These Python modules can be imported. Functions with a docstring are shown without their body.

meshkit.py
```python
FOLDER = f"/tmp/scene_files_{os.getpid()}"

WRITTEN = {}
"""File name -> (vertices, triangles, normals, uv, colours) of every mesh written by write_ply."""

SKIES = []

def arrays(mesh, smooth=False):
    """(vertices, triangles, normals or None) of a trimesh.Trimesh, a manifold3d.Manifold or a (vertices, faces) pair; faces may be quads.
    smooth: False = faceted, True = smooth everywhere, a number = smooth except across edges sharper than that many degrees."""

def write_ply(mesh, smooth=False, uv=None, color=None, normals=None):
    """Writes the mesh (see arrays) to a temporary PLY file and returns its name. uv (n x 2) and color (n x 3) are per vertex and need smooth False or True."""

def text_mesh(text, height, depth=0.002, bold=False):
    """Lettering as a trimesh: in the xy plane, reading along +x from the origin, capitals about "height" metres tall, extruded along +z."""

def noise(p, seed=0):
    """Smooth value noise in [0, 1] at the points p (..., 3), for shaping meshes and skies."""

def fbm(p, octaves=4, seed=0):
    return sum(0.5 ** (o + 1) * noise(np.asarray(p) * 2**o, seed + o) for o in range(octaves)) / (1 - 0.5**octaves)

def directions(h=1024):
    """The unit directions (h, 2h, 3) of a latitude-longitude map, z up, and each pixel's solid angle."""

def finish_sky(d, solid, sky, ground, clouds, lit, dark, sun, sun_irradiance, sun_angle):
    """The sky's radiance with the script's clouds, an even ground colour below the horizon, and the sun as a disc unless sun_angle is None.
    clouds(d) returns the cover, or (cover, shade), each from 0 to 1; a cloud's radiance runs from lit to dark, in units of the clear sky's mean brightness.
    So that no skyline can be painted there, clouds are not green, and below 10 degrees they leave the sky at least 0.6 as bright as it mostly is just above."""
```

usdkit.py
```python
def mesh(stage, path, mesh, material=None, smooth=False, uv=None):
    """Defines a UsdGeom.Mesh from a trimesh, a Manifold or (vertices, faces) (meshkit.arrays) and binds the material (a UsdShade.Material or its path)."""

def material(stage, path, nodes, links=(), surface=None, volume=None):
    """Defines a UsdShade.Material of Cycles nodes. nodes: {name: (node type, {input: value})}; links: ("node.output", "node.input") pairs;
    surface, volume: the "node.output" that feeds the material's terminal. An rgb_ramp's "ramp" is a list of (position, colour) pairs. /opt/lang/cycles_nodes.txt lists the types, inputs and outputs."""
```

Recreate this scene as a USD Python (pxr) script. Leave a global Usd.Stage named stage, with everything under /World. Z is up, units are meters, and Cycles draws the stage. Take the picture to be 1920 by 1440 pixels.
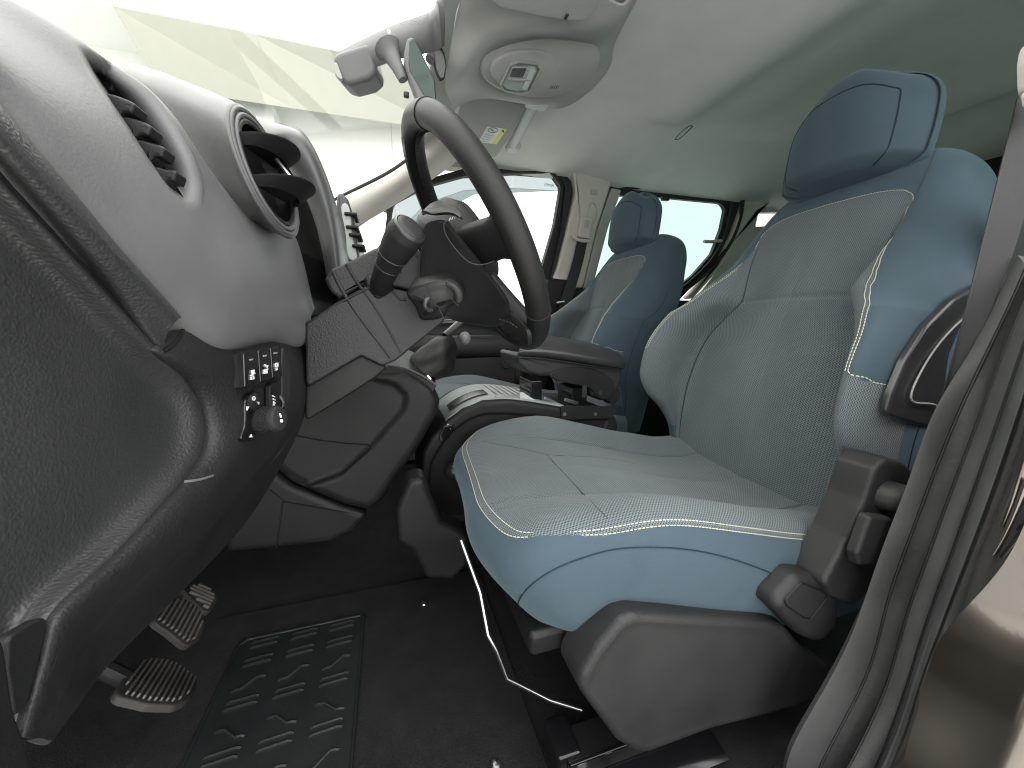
import math, random, numpy as np, trimesh, usdkit, meshkit
from scipy.interpolate import make_interp_spline
from shapely.geometry import Polygon
from pxr import Usd, UsdGeom, UsdLux, UsdShade, Gf, Sdf

random.seed(4); rng = np.random.default_rng(4)
stage = Usd.Stage.CreateInMemory()
UsdGeom.SetStageUpAxis(stage, UsdGeom.Tokens.z); UsdGeom.SetStageMetersPerUnit(stage, 1.0)
UsdGeom.Xform.Define(stage, '/World'); UsdGeom.Scope.Define(stage, '/World/Looks')

# ---------------------------------------------------------------- camera
# x: towards the rear of the car, y: from the driver's door across to the passenger's, z: up; origin at the lens
FPX = 721.0
PIT = math.atan(120 / FPX); YAW = math.atan(230 / FPX * math.cos(PIT))
CR = np.array([math.cos(YAW), -math.sin(YAW), 0])
CF = np.array([math.sin(YAW) * math.cos(PIT), math.cos(YAW) * math.cos(PIT), -math.sin(PIT)])
CU = np.array([math.sin(YAW) * math.sin(PIT), math.cos(YAW) * math.sin(PIT), math.cos(PIT)])
cam = UsdGeom.Camera.Define(stage, '/World/camera')
cam.CreateHorizontalApertureAttr(36.0); cam.CreateVerticalApertureAttr(27.0)
cam.CreateFocalLengthAttr(36.0 * FPX / 1920); cam.CreateClippingRangeAttr(Gf.Vec2f(0.01, 100))
cam.CreateExposureAttr(0.74)
M4 = Gf.Matrix4d(*[float(a) for r in (list(CR) + [0], list(CU) + [0], list(-CF) + [0], [0, 0, 0, 1]) for a in r])
cam.AddTransformOp().Set(M4)

# ---------------------------------------------------------------- lamps of the studio
CEIL, GROUND = 2.15, -1.02
def rect_light(name, loc, w, h, power, rot=(0, 0, 0), col=(1, 1, 1)):
    l = UsdLux.RectLight.Define(stage, '/World/' + name)
    l.CreateWidthAttr(w); l.CreateHeightAttr(h); l.CreateIntensityAttr(power); l.CreateColorAttr(Gf.Vec3f(*col)); l.CreateNormalizeAttr(False)
    x = UsdGeom.Xformable(l); x.AddTranslateOp().Set(Gf.Vec3d(*loc)); x.AddRotateXYZOp().Set(Gf.Vec3f(*rot))
    return l

# ---------------------------------------------------------------- helpers: points
def ray(px, py): return CR * (px - 960) + CU * (720 - py) + CF * FPX
def at(px, py, Y=None, X=None, Z=None):
    d = ray(px, py)
    return d * (Y / d[1] if Y is not None else X / d[0] if X is not None else Z / d[2])
def proj(q):
    q = np.asarray(q, float); w = q @ CF
    return np.stack([960 + FPX * (q @ CR) / w, 720 - FPX * (q @ CU) / w], -1)
def P(t, axis='Y'):
    """(px, py, depth) or (px, py, 'X', value), or a 3-D array kept as it is."""
    if isinstance(t, np.ndarray): return t
    if len(t) == 4: return at(t[0], t[1], **{t[2]: t[3]})
    return at(t[0], t[1], **{axis: t[2]})
def pts(L, axis='Y'): return np.array([P(t, axis) for t in L])
def Ypts(L, Y): return np.array([at(a, b, Y=Y) for a, b in L])
def spl(p, n, k=3, closed=False, s=None):
    p = np.asarray(p, float); 
    if closed: p = np.vstack([p, p[:1]])
    d = np.r_[0, np.cumsum(np.maximum(np.linalg.norm(np.diff(p, axis=0), axis=1), 1e-6) ** .5)]
    k = min(k, len(p) - 1)
    t = np.linspace(0, d[-1], n + (1 if closed else 0))
    if closed and k > 1:
        f = make_interp_spline(d, p, k=3, bc_type='periodic')
        return f(t)[:-1]
    return make_interp_spline(d, p, k=k)(t)
def even(p, n):
    d = np.r_[0, np.cumsum(np.linalg.norm(np.diff(p, axis=0), axis=1))]
    t = np.linspace(0, d[-1], n)
    return np.stack([np.interp(t, d, p[:, i]) for i in range(p.shape[1])], 1)

# ---------------------------------------------------------------- helpers: meshes
def fix(v, f):
    m = trimesh.Trimesh(v, f, process=False)
    return (m.vertices, m.faces)
def gridf(nv, nu, wrap=False):
    i, j = np.meshgrid(np.arange(nv - 1), np.arange(nu if wrap else nu - 1), indexing='ij'); i, j = i.ravel(), j.ravel(); k = (j + 1) % nu
    a, b, c, d = i * nu + j, i * nu + k, (i + 1) * nu + k, (i + 1) * nu + j
    return np.vstack([np.stack([a, b, c], 1), np.stack([a, c, d], 1)])
def gnorm(V):
    n = np.cross(np.gradient(V, axis=1), np.gradient(V, axis=0)); n /= np.maximum(np.linalg.norm(n, axis=2, keepdims=True), 1e-12)
    c = V.reshape(-1, 3).mean(0)
    if (n.reshape(-1, 3).mean(0) @ c) > 0: n = -n
    return n
def patch(rows, nv=40, nu=60, axis='Y', kv=3, ku=3):
    """Smooth surface through rows of points: an nv x nu grid of 3-D points."""
    R = [spl(pts(r, axis), nu, ku) for r in rows]
    R = np.array(R); nr = len(R)
    d = np.r_[0, np.cumsum(np.maximum(np.linalg.norm(np.diff(R, axis=0), axis=2).mean(1), 1e-6) ** .6)]
    return make_interp_spline(d, R, k=min(kv, nr - 1))(np.linspace(0, d[-1], nv))
def slab(V, t=.004):
    """A grid of points made solid: t thick, away from the camera."""
    nv, nu = V.shape[:2]; B = V - gnorm(V) * t
    f = gridf(nv, nu); n = nv * nu
    ring = np.r_[np.arange(nu), np.arange(1, nv) * nu + nu - 1, (nv - 1) * nu + np.arange(nu - 2, -1, -1), np.arange(nv - 2, 0, -1) * nu]
    r2 = np.roll(ring, -1)
    side = np.vstack([np.stack([ring, r2 + n, r2], 1), np.stack([ring, ring + n, r2 + n], 1)])
    return np.vstack([V.reshape(-1, 3), B.reshape(-1, 3)]), np.vstack([f, f[:, ::-1] + n, side])
def sheet(V): return V.reshape(-1, 3), gridf(*V.shape[:2])
def join(*ms):
    v, f, n = [], [], 0
    for m in ms:
        a, b, _ = meshkit.arrays(m); v.append(a); f.append(b + n); n += len(a)
    return np.vstack(v), np.vstack(f)
def frames(p, up=None):
    t = np.gradient(p, axis=0); t /= np.maximum(np.linalg.norm(t, axis=1, keepdims=True), 1e-12)
    u = np.array(up if up is not None else ([0, 0, 1] if abs(t[0][2]) < .9 else [1, 0, 0]), float); N = []
    for k in range(len(p)):
        u = u - t[k] * (u @ t[k]); u /= np.linalg.norm(u); N.append(u)
    N = np.array(N); return t, N, np.cross(t, N)
def tube(p, r, n=10, closed=False, caps=True, up=None, flat=1.0):
    """Round (or, with flat < 1, oval) bar along p; r may vary."""
    p = np.asarray(p, float)
    if closed: p = np.vstack([p, p[:1]])
    t, N, B = frames(p, up); r = np.broadcast_to(np.asarray(r, float), (len(p),))
    if closed:
        t[0] = t[-1] = (t[0] + t[-1]) / 2
    a = np.linspace(0, 2 * np.pi, n, endpoint=False)
    V = p[:, None] + r[:, None, None] * (np.cos(a)[None, :, None] * N[:, None] * flat + np.sin(a)[None, :, None] * B[:, None])
    v, f = V.reshape(-1, 3), gridf(len(p), n, True)
    if caps and not closed:
        m = len(v); v = np.vstack([v, p[:1], p[-1:]])
        j = np.arange(n); k = (j + 1) % n; o = (len(p) - 1) * n
        f = np.vstack([f, np.stack([k, j, np.full(n, m)], 1), np.stack([o + j, o + k, np.full(n, m + 1)], 1)])
    return v, f
def torus(c, n, R, r, seg=120, ns=20, a0=0, a1=2 * np.pi, flat=1.0):
    n = np.array(n, float); n /= np.linalg.norm(n)
    e1 = np.cross(n, [0, 1, 0]) if abs(n[1]) < .9 else np.array([1., 0, 0]); e1 /= np.linalg.norm(e1); e2 = np.cross(n, e1)
    full = abs(a1 - a0 - 2 * np.pi) < 1e-6
    a = np.linspace(a0, a1, seg, endpoint=not full)
    p = np.array(c) + R * (np.cos(a)[:, None] * e1 + np.sin(a)[:, None] * e2)
    b = np.linspace(0, 2 * np.pi, ns, endpoint=False)
    rad = (p - np.array(c)) / R
    V = p[:, None] + r * (np.cos(b)[None, :, None] * rad[:, None] + np.sin(b)[None, :, None] * n * flat)
    v = V.reshape(-1, 3)
    if full: return np.vstack([V, V[:1]]).reshape(-1, 3), gridf(seg + 1, ns, True)
    return v, gridf(seg, ns, True)
def lathe(profile, base, axis, n=40):
    """profile: (radius, height) pairs along the axis from base."""
    axis = np.array(axis, float); axis /= np.linalg.norm(axis)
    e1 = np.cross(axis, [0, 1, 0]) if abs(axis[1]) < .9 else np.cross(axis, [1, 0, 0]); e1 /= np.linalg.norm(e1); e2 = np.cross(axis, e1)
    a = np.linspace(0, 2 * np.pi, n, endpoint=False); q = np.array(profile, float)
    V = np.array(base) + q[:, None, 1:2] * axis + q[:, None, 0:1] * (np.cos(a)[None, :, None] * e1 + np.sin(a)[None, :, None] * e2)
    return V.reshape(-1, 3), gridf(len(q), n, True)
def rbox(c, s, r=.005, e=None, k=6):
    """Box with rounded edges; e: three axes (rows)."""
    s = np.array(s, float) / 2; r = min(r, s.min() * .98)
    m = trimesh.creation.icosphere(2, 1.0); d = np.array(m.vertices)
    v = d * r + np.sign(np.where(np.abs(d) < 1e-9, 1, d)) * (s - r)
    h = trimesh.convex.convex_hull(v)
    v = np.array(h.vertices)
    if e is not None: v = v @ np.array(e, float)
    return v + np.array(c), np.array(h.faces)
def axes(a, up=(0, 0, 1)):
    """Rows: unit a, the side, the upright."""
    a = np.array(a, float); a /= np.linalg.norm(a); b = np.cross(up, a); b /= np.linalg.norm(b); return np.array([a, b, np.cross(a, b)])
def smooth2(q, n=140, smooth=True):
    q = np.asarray(q, float)
    if smooth: q = spl(q, max(n * 3, 300), closed=True)
    d = np.vstack([q, q[:1]])
    return even(d, n + 1)[:-1]
def rounded(q, r, n=140):
    g = Polygon(q).buffer(-r, join_style=1).buffer(r, join_style=1, quad_segs=8)
    if g.geom_type != 'Polygon': g = max(g.geoms, key=lambda a: a.area)
    p = np.array(g.exterior.coords)[:-1]
    return even(np.vstack([p, p[:1]]), n + 1)[:-1]
def plane3(a, b, c):
    n = np.cross(b - a, c - a); n /= np.linalg.norm(n)
    if n @ a > 0: n = -n
    return a, n
def plane_of(pl):
    if isinstance(pl, tuple) and isinstance(pl[0], str):
        i = 'XYZ'.index(pl[0]); o = np.zeros(3); o[i] = pl[1]; n = np.zeros(3); n[i] = -np.sign(pl[1]); return o, n
    a, b, c = [P(x) for x in pl]; return plane3(a, b, c)
def plate(px, pl, t=.004, bevel=.0015, mode='s', n=140, r=.006, lift=0., dome=0.):
    """Solid plate with a rounded rim. px: its outline in the photograph, laid on the plane pl; t thick, away from the camera.
    mode: 's' smooth outline, 'r' corners rounded by r, 'p' as given."""
    o, nn = plane_of(pl); o = o + nn * lift
    q3 = np.array([ray(a, b) * ((o @ nn) / (ray(a, b) @ nn)) for a, b in px])
    return plate3(q3, o, nn, t, bevel, mode, n, r, dome)
def plate3(q3, o, nn, t=.004, bevel=.0015, mode='s', n=140, r=.006, dome=0.):
    q3 = np.asarray(q3, float)
    h = np.array([0, 0, 1.]) if abs(nn[2]) < .9 else np.array([1., 0, 0])
    e1 = np.cross(h, nn); e1 /= np.linalg.norm(e1); e2 = np.cross(nn, e1)
    q = np.stack([(q3 - o) @ e1, (q3 - o) @ e2], 1)
    if Polygon(q).exterior.is_ccw is False: q = q[::-1]
    q = smooth2(q, n) if mode == 's' else rounded(q, r, n) if mode == 'r' else q
    if Polygon(q).exterior.is_ccw is False: q = q[::-1]
    nq = len(q)
    tg = np.roll(q, -1, 0) - np.roll(q, 1, 0); tg /= np.maximum(np.linalg.norm(tg, axis=1, keepdims=True), 1e-12)
    nr = np.stack([tg[:, 1], -tg[:, 0]], 1)
    rings = []
    for k in range(5):
        a = k / 4 * np.pi / 2
        rings.append((q - nr * bevel * (1 - math.sin(a)), -bevel * (1 - math.cos(a))))
    rings.append((q, -t))
    if dome:
        c = q.mean(0)
        for k in range(1, 9):
            rings.insert(0, (c + (rings[0][0] - c) * (1 - k / 9 if k < 8 else .02) / (1 - (k - 1) / 9), dome * (1 - (1 - k / 8.) ** 2)))
    V = np.array([o + p[:, :1] * e1 + p[:, 1:] * e2 + z * nn for p, z in rings])
    v = V.reshape(-1, 3); f = gridf(len(rings), nq, True)
    try:
        cap, cf = trimesh.creation.triangulate_polygon(Polygon(rings[0][0]), engine='earcut'); assert len(cap) == nq
        cap = np.asarray(cap)
        idx = np.array([np.argmin(((rings[0][0] - c) ** 2).sum(1)) for c in cap]); cf = idx[cf]
    except Exception:
        c0 = len(v); v = np.vstack([v, v[:nq].mean(0)[None]]); j = np.arange(nq); cf = np.stack([j, (j + 1) % nq, np.full(nq, c0)], 1)
    last = (len(rings) - 1) * nq
    return v, np.vstack([f[:, ::-1], cf, cf[:, ::-1] + last if cf.max() < nq else cf[:0]])
def relief(px, pl, t=.02, bevel=.008, dents=(), mode='r', r=.006, res=.004, lift=0., n=160):
    """A moulded panel: px its outline on the plane pl, edges rounded over by bevel; dents: (outline, depth, slope width) pressed in (or, with depth < 0, raised)."""
    from scipy.spatial import Delaunay
    import shapely
    o, nn = plane_of(pl); o = o + nn * lift
    h = np.array([0, 0, 1.]) if abs(nn[2]) < .9 else np.array([1., 0, 0])
    e1 = np.cross(h, nn); e1 /= np.linalg.norm(e1); e2 = np.cross(nn, e1)
    def q2(p):
        q3 = np.array([ray(a, b) * ((o @ nn) / (ray(a, b) @ nn)) for a, b in p]); return np.stack([(q3 - o) @ e1, (q3 - o) @ e2], 1)
    q = smooth2(q2(px), n) if mode == 's' else rounded(q2(px), r, n)
    if not Polygon(q).exterior.is_ccw: q = q[::-1]
    g = Polygon(q).buffer(0); rings = [q]
    for f in (.12, .3, .55, 1.):
        b = g.buffer(-bevel * f)
        if not b.is_empty: rings += [np.array(x.exterior.segmentize(res).coords)[:-1] for x in getattr(b, 'geoms', [b]) if x.area > 1e-6]
    ds = []
    for dp, depth, w in dents:
        d = Polygon(rounded(q2(dp), .006, 120)).buffer(0); ds.append((d, depth, w))
        for f in (-1, -.5, 0, .5, 1):
            b = d.buffer(w * f / 2)
            if not b.is_empty: rings += [np.array(x.exterior.segmentize(res).coords)[:-1] for x in getattr(b, 'geoms', [b])]
    x0, y0, x1, y1 = g.bounds; gx, gy = np.meshgrid(np.arange(x0, x1, res * 1.5), np.arange(y0, y1, res * 1.5))
    p = np.vstack(rings + [np.stack([gx.ravel(), gy.ravel()], 1)])
    nb = len(q); P_ = shapely.points(p); keep = shapely.contains(g, P_); keep[:nb] = True
    p = p[keep]; p, first = np.unique(np.round(p, 6), axis=0, return_index=True) if 0 else (p, None)
    _, ui = np.unique(np.round(p / (res * .08)), axis=0, return_index=True); ui = np.union1d(ui, np.arange(nb)); p = p[ui]
    P_ = shapely.points(p); db = shapely.distance(g.exterior, P_); x = np.clip(1 - db / bevel, 0, 1)
    z = -bevel * (1 - np.sqrt(np.maximum(1 - x * x, 0)))
    for d, depth, w in ds:
        sd = shapely.distance(d.exterior, P_) * np.where(shapely.contains(d, P_), 1, -1); k = np.clip(sd / w + .5, 0, 1); z = z - depth * k * k * (3 - 2 * k)
    tri = Delaunay(p).simplices; c = p[tri].mean(1); tri = tri[shapely.contains(g, shapely.points(c))]
    ar = np.cross(p[tri[:, 1]] - p[tri[:, 0]], p[tri[:, 2]] - p[tri[:, 0]]); tri = np.where((ar < 0)[:, None], tri[:, ::-1], tri); tri = tri[np.abs(ar) > 1e-12]
    v = o + p[:, :1] * e1 + p[:, 1:] * e2 + z[:, None] * nn
    m = len(v); back = o + q[:, :1] * e1 + q[:, 1:] * e2 - t * nn; j = np.arange(nb); k = (j + 1) % nb
    return np.vstack([v, back]), np.vstack([tri, np.stack([j, m + j, m + k], 1), np.stack([j, m + k, k], 1)])
def holed(outer, inner, pl, t=.01, ro=.02, ri=.02, mode='r', lift=0.):
    """A flat frame: the outline with openings (list of outlines), solid."""
    o, nn = plane_of(pl); o = o + nn * lift
    h = np.array([0, 0, 1.]) if abs(nn[2]) < .9 else np.array([1., 0, 0])
    e1 = np.cross(h, nn); e1 /= np.linalg.norm(e1); e2 = np.cross(nn, e1)
    def q2(px):
        q3 = np.array([ray(a, b) * ((o @ nn) / (ray(a, b) @ nn)) for a, b in px]); return np.stack([(q3 - o) @ e1, (q3 - o) @ e2], 1)
    g = Polygon(rounded(q2(outer), ro) if ro else q2(outer))
    for i in inner: g = g.difference(Polygon(rounded(q2(i), ri) if ri else q2(i)))
    gs = getattr(g, 'geoms', [g]); out = []
    for a in gs:
        if a.area < 1e-6: continue
        m = trimesh.creation.extrude_polygon(a, t, engine='earcut'); v = np.array(m.vertices)
        out.append((o + v[:, :1] * e1 + v[:, 1:2] * e2 + (v[:, 2:] - t) * nn, np.array(m.faces)))
    return join(*out)
def ribbon(p, w, t=.0012, side=(1, 0, 0)):
    """A flat strap along p."""
    p = np.asarray(p, float); tg = np.gradient(p, axis=0); tg /= np.linalg.norm(tg, axis=1, keepdims=True)
    s = np.broadcast_to(np.asarray(side, float), p.shape); s = s - tg * (s * tg).sum(1, keepdims=True); s /= np.linalg.norm(s, axis=1, keepdims=True)
    V = np.stack([p - s * w / 2, p - s * w / 4, p, p + s * w / 4, p + s * w / 2], 1)
    return slab(V, t)
def on_surface(V, px, n=60, up=.0006, k=1):
    """3-D points of the grid V where the photograph shows the given line, lifted off the surface."""
    q = proj(V.reshape(-1, 3)); N = gnorm(V).reshape(-1, 3); W = V.reshape(-1, 3); out = []
    facing = (N * W).sum(1) < 0
    line = spl(np.array(px, float), n)
    for a in line:
        d = ((q - a) ** 2).sum(1) + np.where(facing, 0, 1e5)
        i = np.argsort(d)[:6]; w = 1 / (d[i] + .3)
        i0 = i[0]; ok = np.linalg.norm(W[i] - W[i0], axis=1) < .012; w = w * ok
        r0 = ray(*a); r0 = r0 / np.linalg.norm(r0); c = (W[i] * w[:, None]).sum(0) / w.sum(); nn = N[i0]
        den = r0 @ nn
        c2 = r0 * ((c @ nn) / den) if abs(den) > .25 else c
        out.append((c2 if np.linalg.norm(c2 - c) < .01 else c) + nn * up)
    out = np.array(out)
    for _ in range(2): out[1:-1] = (out[:-2] + 2 * out[1:-1] + out[2:]) / 4
    return out
def stitches(p, pitch=.006, r=.0007, gap=.35, n=5):
    p = np.asarray(p); L = np.linalg.norm(np.diff(p, axis=0), axis=1).sum(); k = max(int(L / pitch), 2)
    q = even(p, k * 4 + 1); out = []
    for i in range(k):
        a = q[i * 4]; b = q[i * 4] + (q[i * 4 + 4] - q[i * 4]) * (1 - gap)
        if np.linalg.norm(b - a) < 1e-6: continue
        out.append(tube(np.array([a, a * .5 + b * .5, b]), np.array([r * .7, r, r * .7]), n))
    return join(*out)

# ---------------------------------------------------------------- helpers: scene
used = {}
def numbered(path):
    k = used.get(path, 0); used[path] = k + 1
    return path if k == 0 else f'{path}_{k:03d}'
class Thing:
    def __init__(s, path, loc): s.path, s.loc = path, np.array(loc, float)
def thing(name, label, cat, loc=(0, 0, 0), group=None, kind=None):
    path = numbered('/World/' + name); x = UsdGeom.Xform.Define(stage, path); x.AddTranslateOp().Set(Gf.Vec3d(*[float(a) for a in loc]))
    p = x.GetPrim()
    if label: p.SetCustomDataByKey('label', label)
    if cat: p.SetCustomDataByKey('category', cat)
    if group: p.SetCustomDataByKey('group', group)
    if kind: p.SetCustomDataByKey('kind', kind)
    return Thing(path, loc)
def part(parent, name, mesh, mat, smooth=35, uv=None, label=None, kind=None):
    v, f, _ = meshkit.arrays(mesh)
    path = numbered(parent.path + '/' + name)
    m = usdkit.mesh(stage, path, (v - parent.loc, f), '/World/Looks/' + mat, smooth=True if uv is not None else smooth, uv=uv)
    if label: m.GetPrim().SetCustomDataByKey('label', label)
    if kind: m.GetPrim().SetCustomDataByKey('kind', kind)
    return Thing(path, parent.loc)
def struct(name, mesh, mat, smooth=False, kind='structure'):
    m = usdkit.mesh(stage, numbered('/World/' + name), mesh, '/World/Looks/' + mat, smooth=smooth)
    m.GetPrim().SetCustomDataByKey('kind', kind); return m

# ---------------------------------------------------------------- materials
def mat(name, nodes, links=(), surface='p.BSDF'): return usdkit.material(stage, '/World/Looks/' + name, nodes, links, surface)
def plastic(name, col, rough=.5, scale=0, dist=.0004, spec=.4, var=.12, detail=2., kind='noise', **kw):
    """Moulded plastic: fine grain in the relief, slight unevenness of tone and gloss."""
    nodes = {'g': ('geometry', {}), 'n2': ('noise_texture', {'scale': 14., 'detail': 4.}),
             'c': ('rgb_ramp', {'ramp': [(.3, tuple(x * (1 - var) for x in col)), (.7, tuple(x * (1 + var) for x in col))]}),
             'r': ('rgb_ramp', {'ramp': [(.3, (rough * .9,) * 3), (.7, (rough * 1.1,) * 3)]}),
             'p': ('principled_bsdf', {'specular_ior_level': spec, **kw})}
    links = [('g.position', 'n2.vector'), ('n2.fac', 'c.fac'), ('n2.fac', 'r.fac'), ('c.color', 'p.base_color'), ('r.color', 'p.roughness')]
    if scale:
        if kind == 'voronoi':
            nodes['n'] = ('voronoi_texture', {'scale': float(scale), 'feature': 'smooth_f1', 'smoothness': .6}); out = 'n.distance'
            nodes['w'] = ('noise_texture', {'scale': float(scale) * 1.5, 'detail': 2.}); nodes['a'] = ('math', {'math_type': 'multiply_add', 'value2': .6})
            links += [('g.position', 'w.vector'), ('w.fac', 'a.value1'), ('n.distance', 'a.value3')]; out = 'a.value'
        else:
            nodes['n'] = ('noise_texture', {'scale': float(scale), 'detail': detail, 'roughness': .55}); out = 'n.fac'
        nodes['b'] = ('bump', {'strength': 1., 'distance': dist})
        links += [('g.position', 'n.vector'), (out, 'b.height'), ('b.normal', 'p.normal')]
    mat(name, nodes, links)
plastic('dash_grey', (.130, .132, .134), .52, 620, .0002, .4)
plastic('dash_grey_smooth', (.070, .071, .073), .45, 900, .0001, .5)
plastic('plastic_black', (.017, .017, .0178), .5, 430, .0007, .38)
plastic('plastic_black_coarse', (.030, .0305, .0315), .44, 640, .0003, .5, kind='voronoi')
plastic('plastic_black_fine', (.0115, .0115, .012), .52, 800, .0002, .3)
plastic('plastic_dark', (.006, .006, .0063), .55, 700, .0002, .4)
plastic('plastic_charcoal', (.021, .021, .0215), .52, 600, .0003, .35)
plastic('plastic_satin', (.03, .03, .031), .3, 0, 0, .5)
plastic('plastic_gloss_black', (.008, .008, .009), .13, 0, 0, .5)
plastic('leather', (.011, .011, .011), .52, 700, .0003, .3)
plastic('rubber', (.016, .016, .0165), .55, 300, .0004, .35)
plastic('rubber_rib', (.11, .106, .10), .6, 150, .0006, .3, .3)
plastic('rubber_worn', (.036, .034, .033), .6, 150, .0008, .3, .35)
plastic('mat_rubber', (.014, .0155, .016), .5, 500, .0003, .5)
plastic('cream_plastic', (.42, .40, .365), .5, 700, .0002, .4, .05)
plastic('grey_plastic', (.31, .315, .30), .5, 600, .00025, .4, .05)
plastic('pale_grey_plastic', (.45, .48, .47), .45, 0, 0, .4, .05)
plastic('mirror_grey', (.115, .115, .12), .5, 600, .0002, .4)
plastic('headliner_cloth', (.58, .60, .575), .9, 800, .0004, .1, .03)
plastic('white_ink', (.75, .76, .76), .5)
plastic('grey_ink', (.3, .3, .3), .5)
plastic('yellow_ink', (.75, .72, .2), .5)
plastic('white_label', (.7, .76, .75), .5)
plastic('thread_cream', (.50, .51, .40), .8, 0, 0, .2)
plastic('thread_dark', (.018, .03, .042), .85, 0, 0, .1)
plastic('chrome', (.75, .75, .74), .16, 0, 0, .5, .04, metallic=1.)
plastic('chrome_satin', (.55, .56, .56), .3, 0, 0, .5, .04, metallic=1.)
plastic('steel_black', (.03, .03, .03), .3, 0, 0, .5, metallic=.6)
plastic('belt', (.022, .022, .0225), .6, 900, .0003, .3)
plastic('studio_white', (.80, .81, .80), .7, 0, 0, .2, .02)
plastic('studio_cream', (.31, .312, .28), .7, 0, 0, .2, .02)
plastic('studio_grey', (.55, .57, .57), .7, 0, 0, .2, .02)
plastic('studio_floor', (.72, .72, .68), .35, 0, 0, .3, .06)
plastic('tyre', (.015, .015, .015), .8)
mat('paint_brown', {'p': ('principled_bsdf', {'base_color': (.17, .15, .13), 'metallic': .9, 'roughness': .22, 'coat_weight': 1., 'coat_roughness': .03}),
                    'g': ('geometry', {}), 'n': ('noise_texture', {'scale': 260., 'detail': 1.}), 'b': ('bump', {'strength': .3, 'distance': .0003})},
    [('g.position', 'n.vector'), ('n.fac', 'b.height'), ('b.normal', 'p.coat_normal')])
mat('carpet', {'g': ('geometry', {}), 'n': ('noise_texture', {'scale': 700., 'detail': 3.}), 'n2': ('noise_texture', {'scale': 25., 'detail': 4.}),
               'm': ('mix', {'mix_type': 'multiply', 'fac': 1.}), 'c': ('rgb_ramp', {'ramp': [(.3, (.006, .006, .0065)), (.75, (.032, .033, .035))]}),
               'c2': ('rgb_ramp', {'ramp': [(.3, (.75,) * 3), (.7, (1.2,) * 3)]}), 'b': ('bump', {'strength': 1., 'distance': .002}), 'p': ('principled_bsdf', {'roughness': .95, 'specular_ior_level': .1, 'sheen_weight': .05})},
    [('g.position', 'n.vector'), ('g.position', 'n2.vector'), ('n.fac', 'c.fac'), ('n2.fac', 'c2.fac'), ('c.color', 'm.color1'), ('c2.color', 'm.color2'), ('m.color', 'p.base_color'), ('n.fac', 'b.height'), ('b.normal', 'p.normal')])
mat('blue_cloth', {'u': ('uvmap', {'attribute': 'st'}), 'g': ('geometry', {}), 'n': ('noise_texture', {'scale': 1500., 'detail': 2.}), 'n2': ('noise_texture', {'scale': 18., 'detail': 4.}),
                   'c': ('rgb_ramp', {'ramp': [(.3, (.037, .057, .075)), (.7, (.051, .076, .095))]}), 'b': ('bump', {'strength': .8, 'distance': .0005}), 'bh': ('math', {'math_type': 'add'}), 'bm': ('math', {'math_type': 'multiply', 'value2': 2.5}),
                   'a': ('math', {'math_type': 'multiply_add', 'value2': .5}), 'p': ('principled_bsdf', {'roughness': .85, 'specular_ior_level': .15, 'sheen_weight': .25, 'sheen_roughness': .4, 'sheen_tint': (.6, .8, .9)})},
    [('g.position', 'n.vector'), ('g.position', 'n2.vector'), ('n.fac', 'a.value1'), ('n2.fac', 'a.value3'), ('a.value', 'c.fac'), ('c.color', 'p.base_color'), ('n.fac', 'bh.value1'), ('n2.fac', 'bm.value1'), ('bm.value', 'bh.value2'), ('bh.value', 'b.height'), ('b.normal', 'p.normal')])
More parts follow.
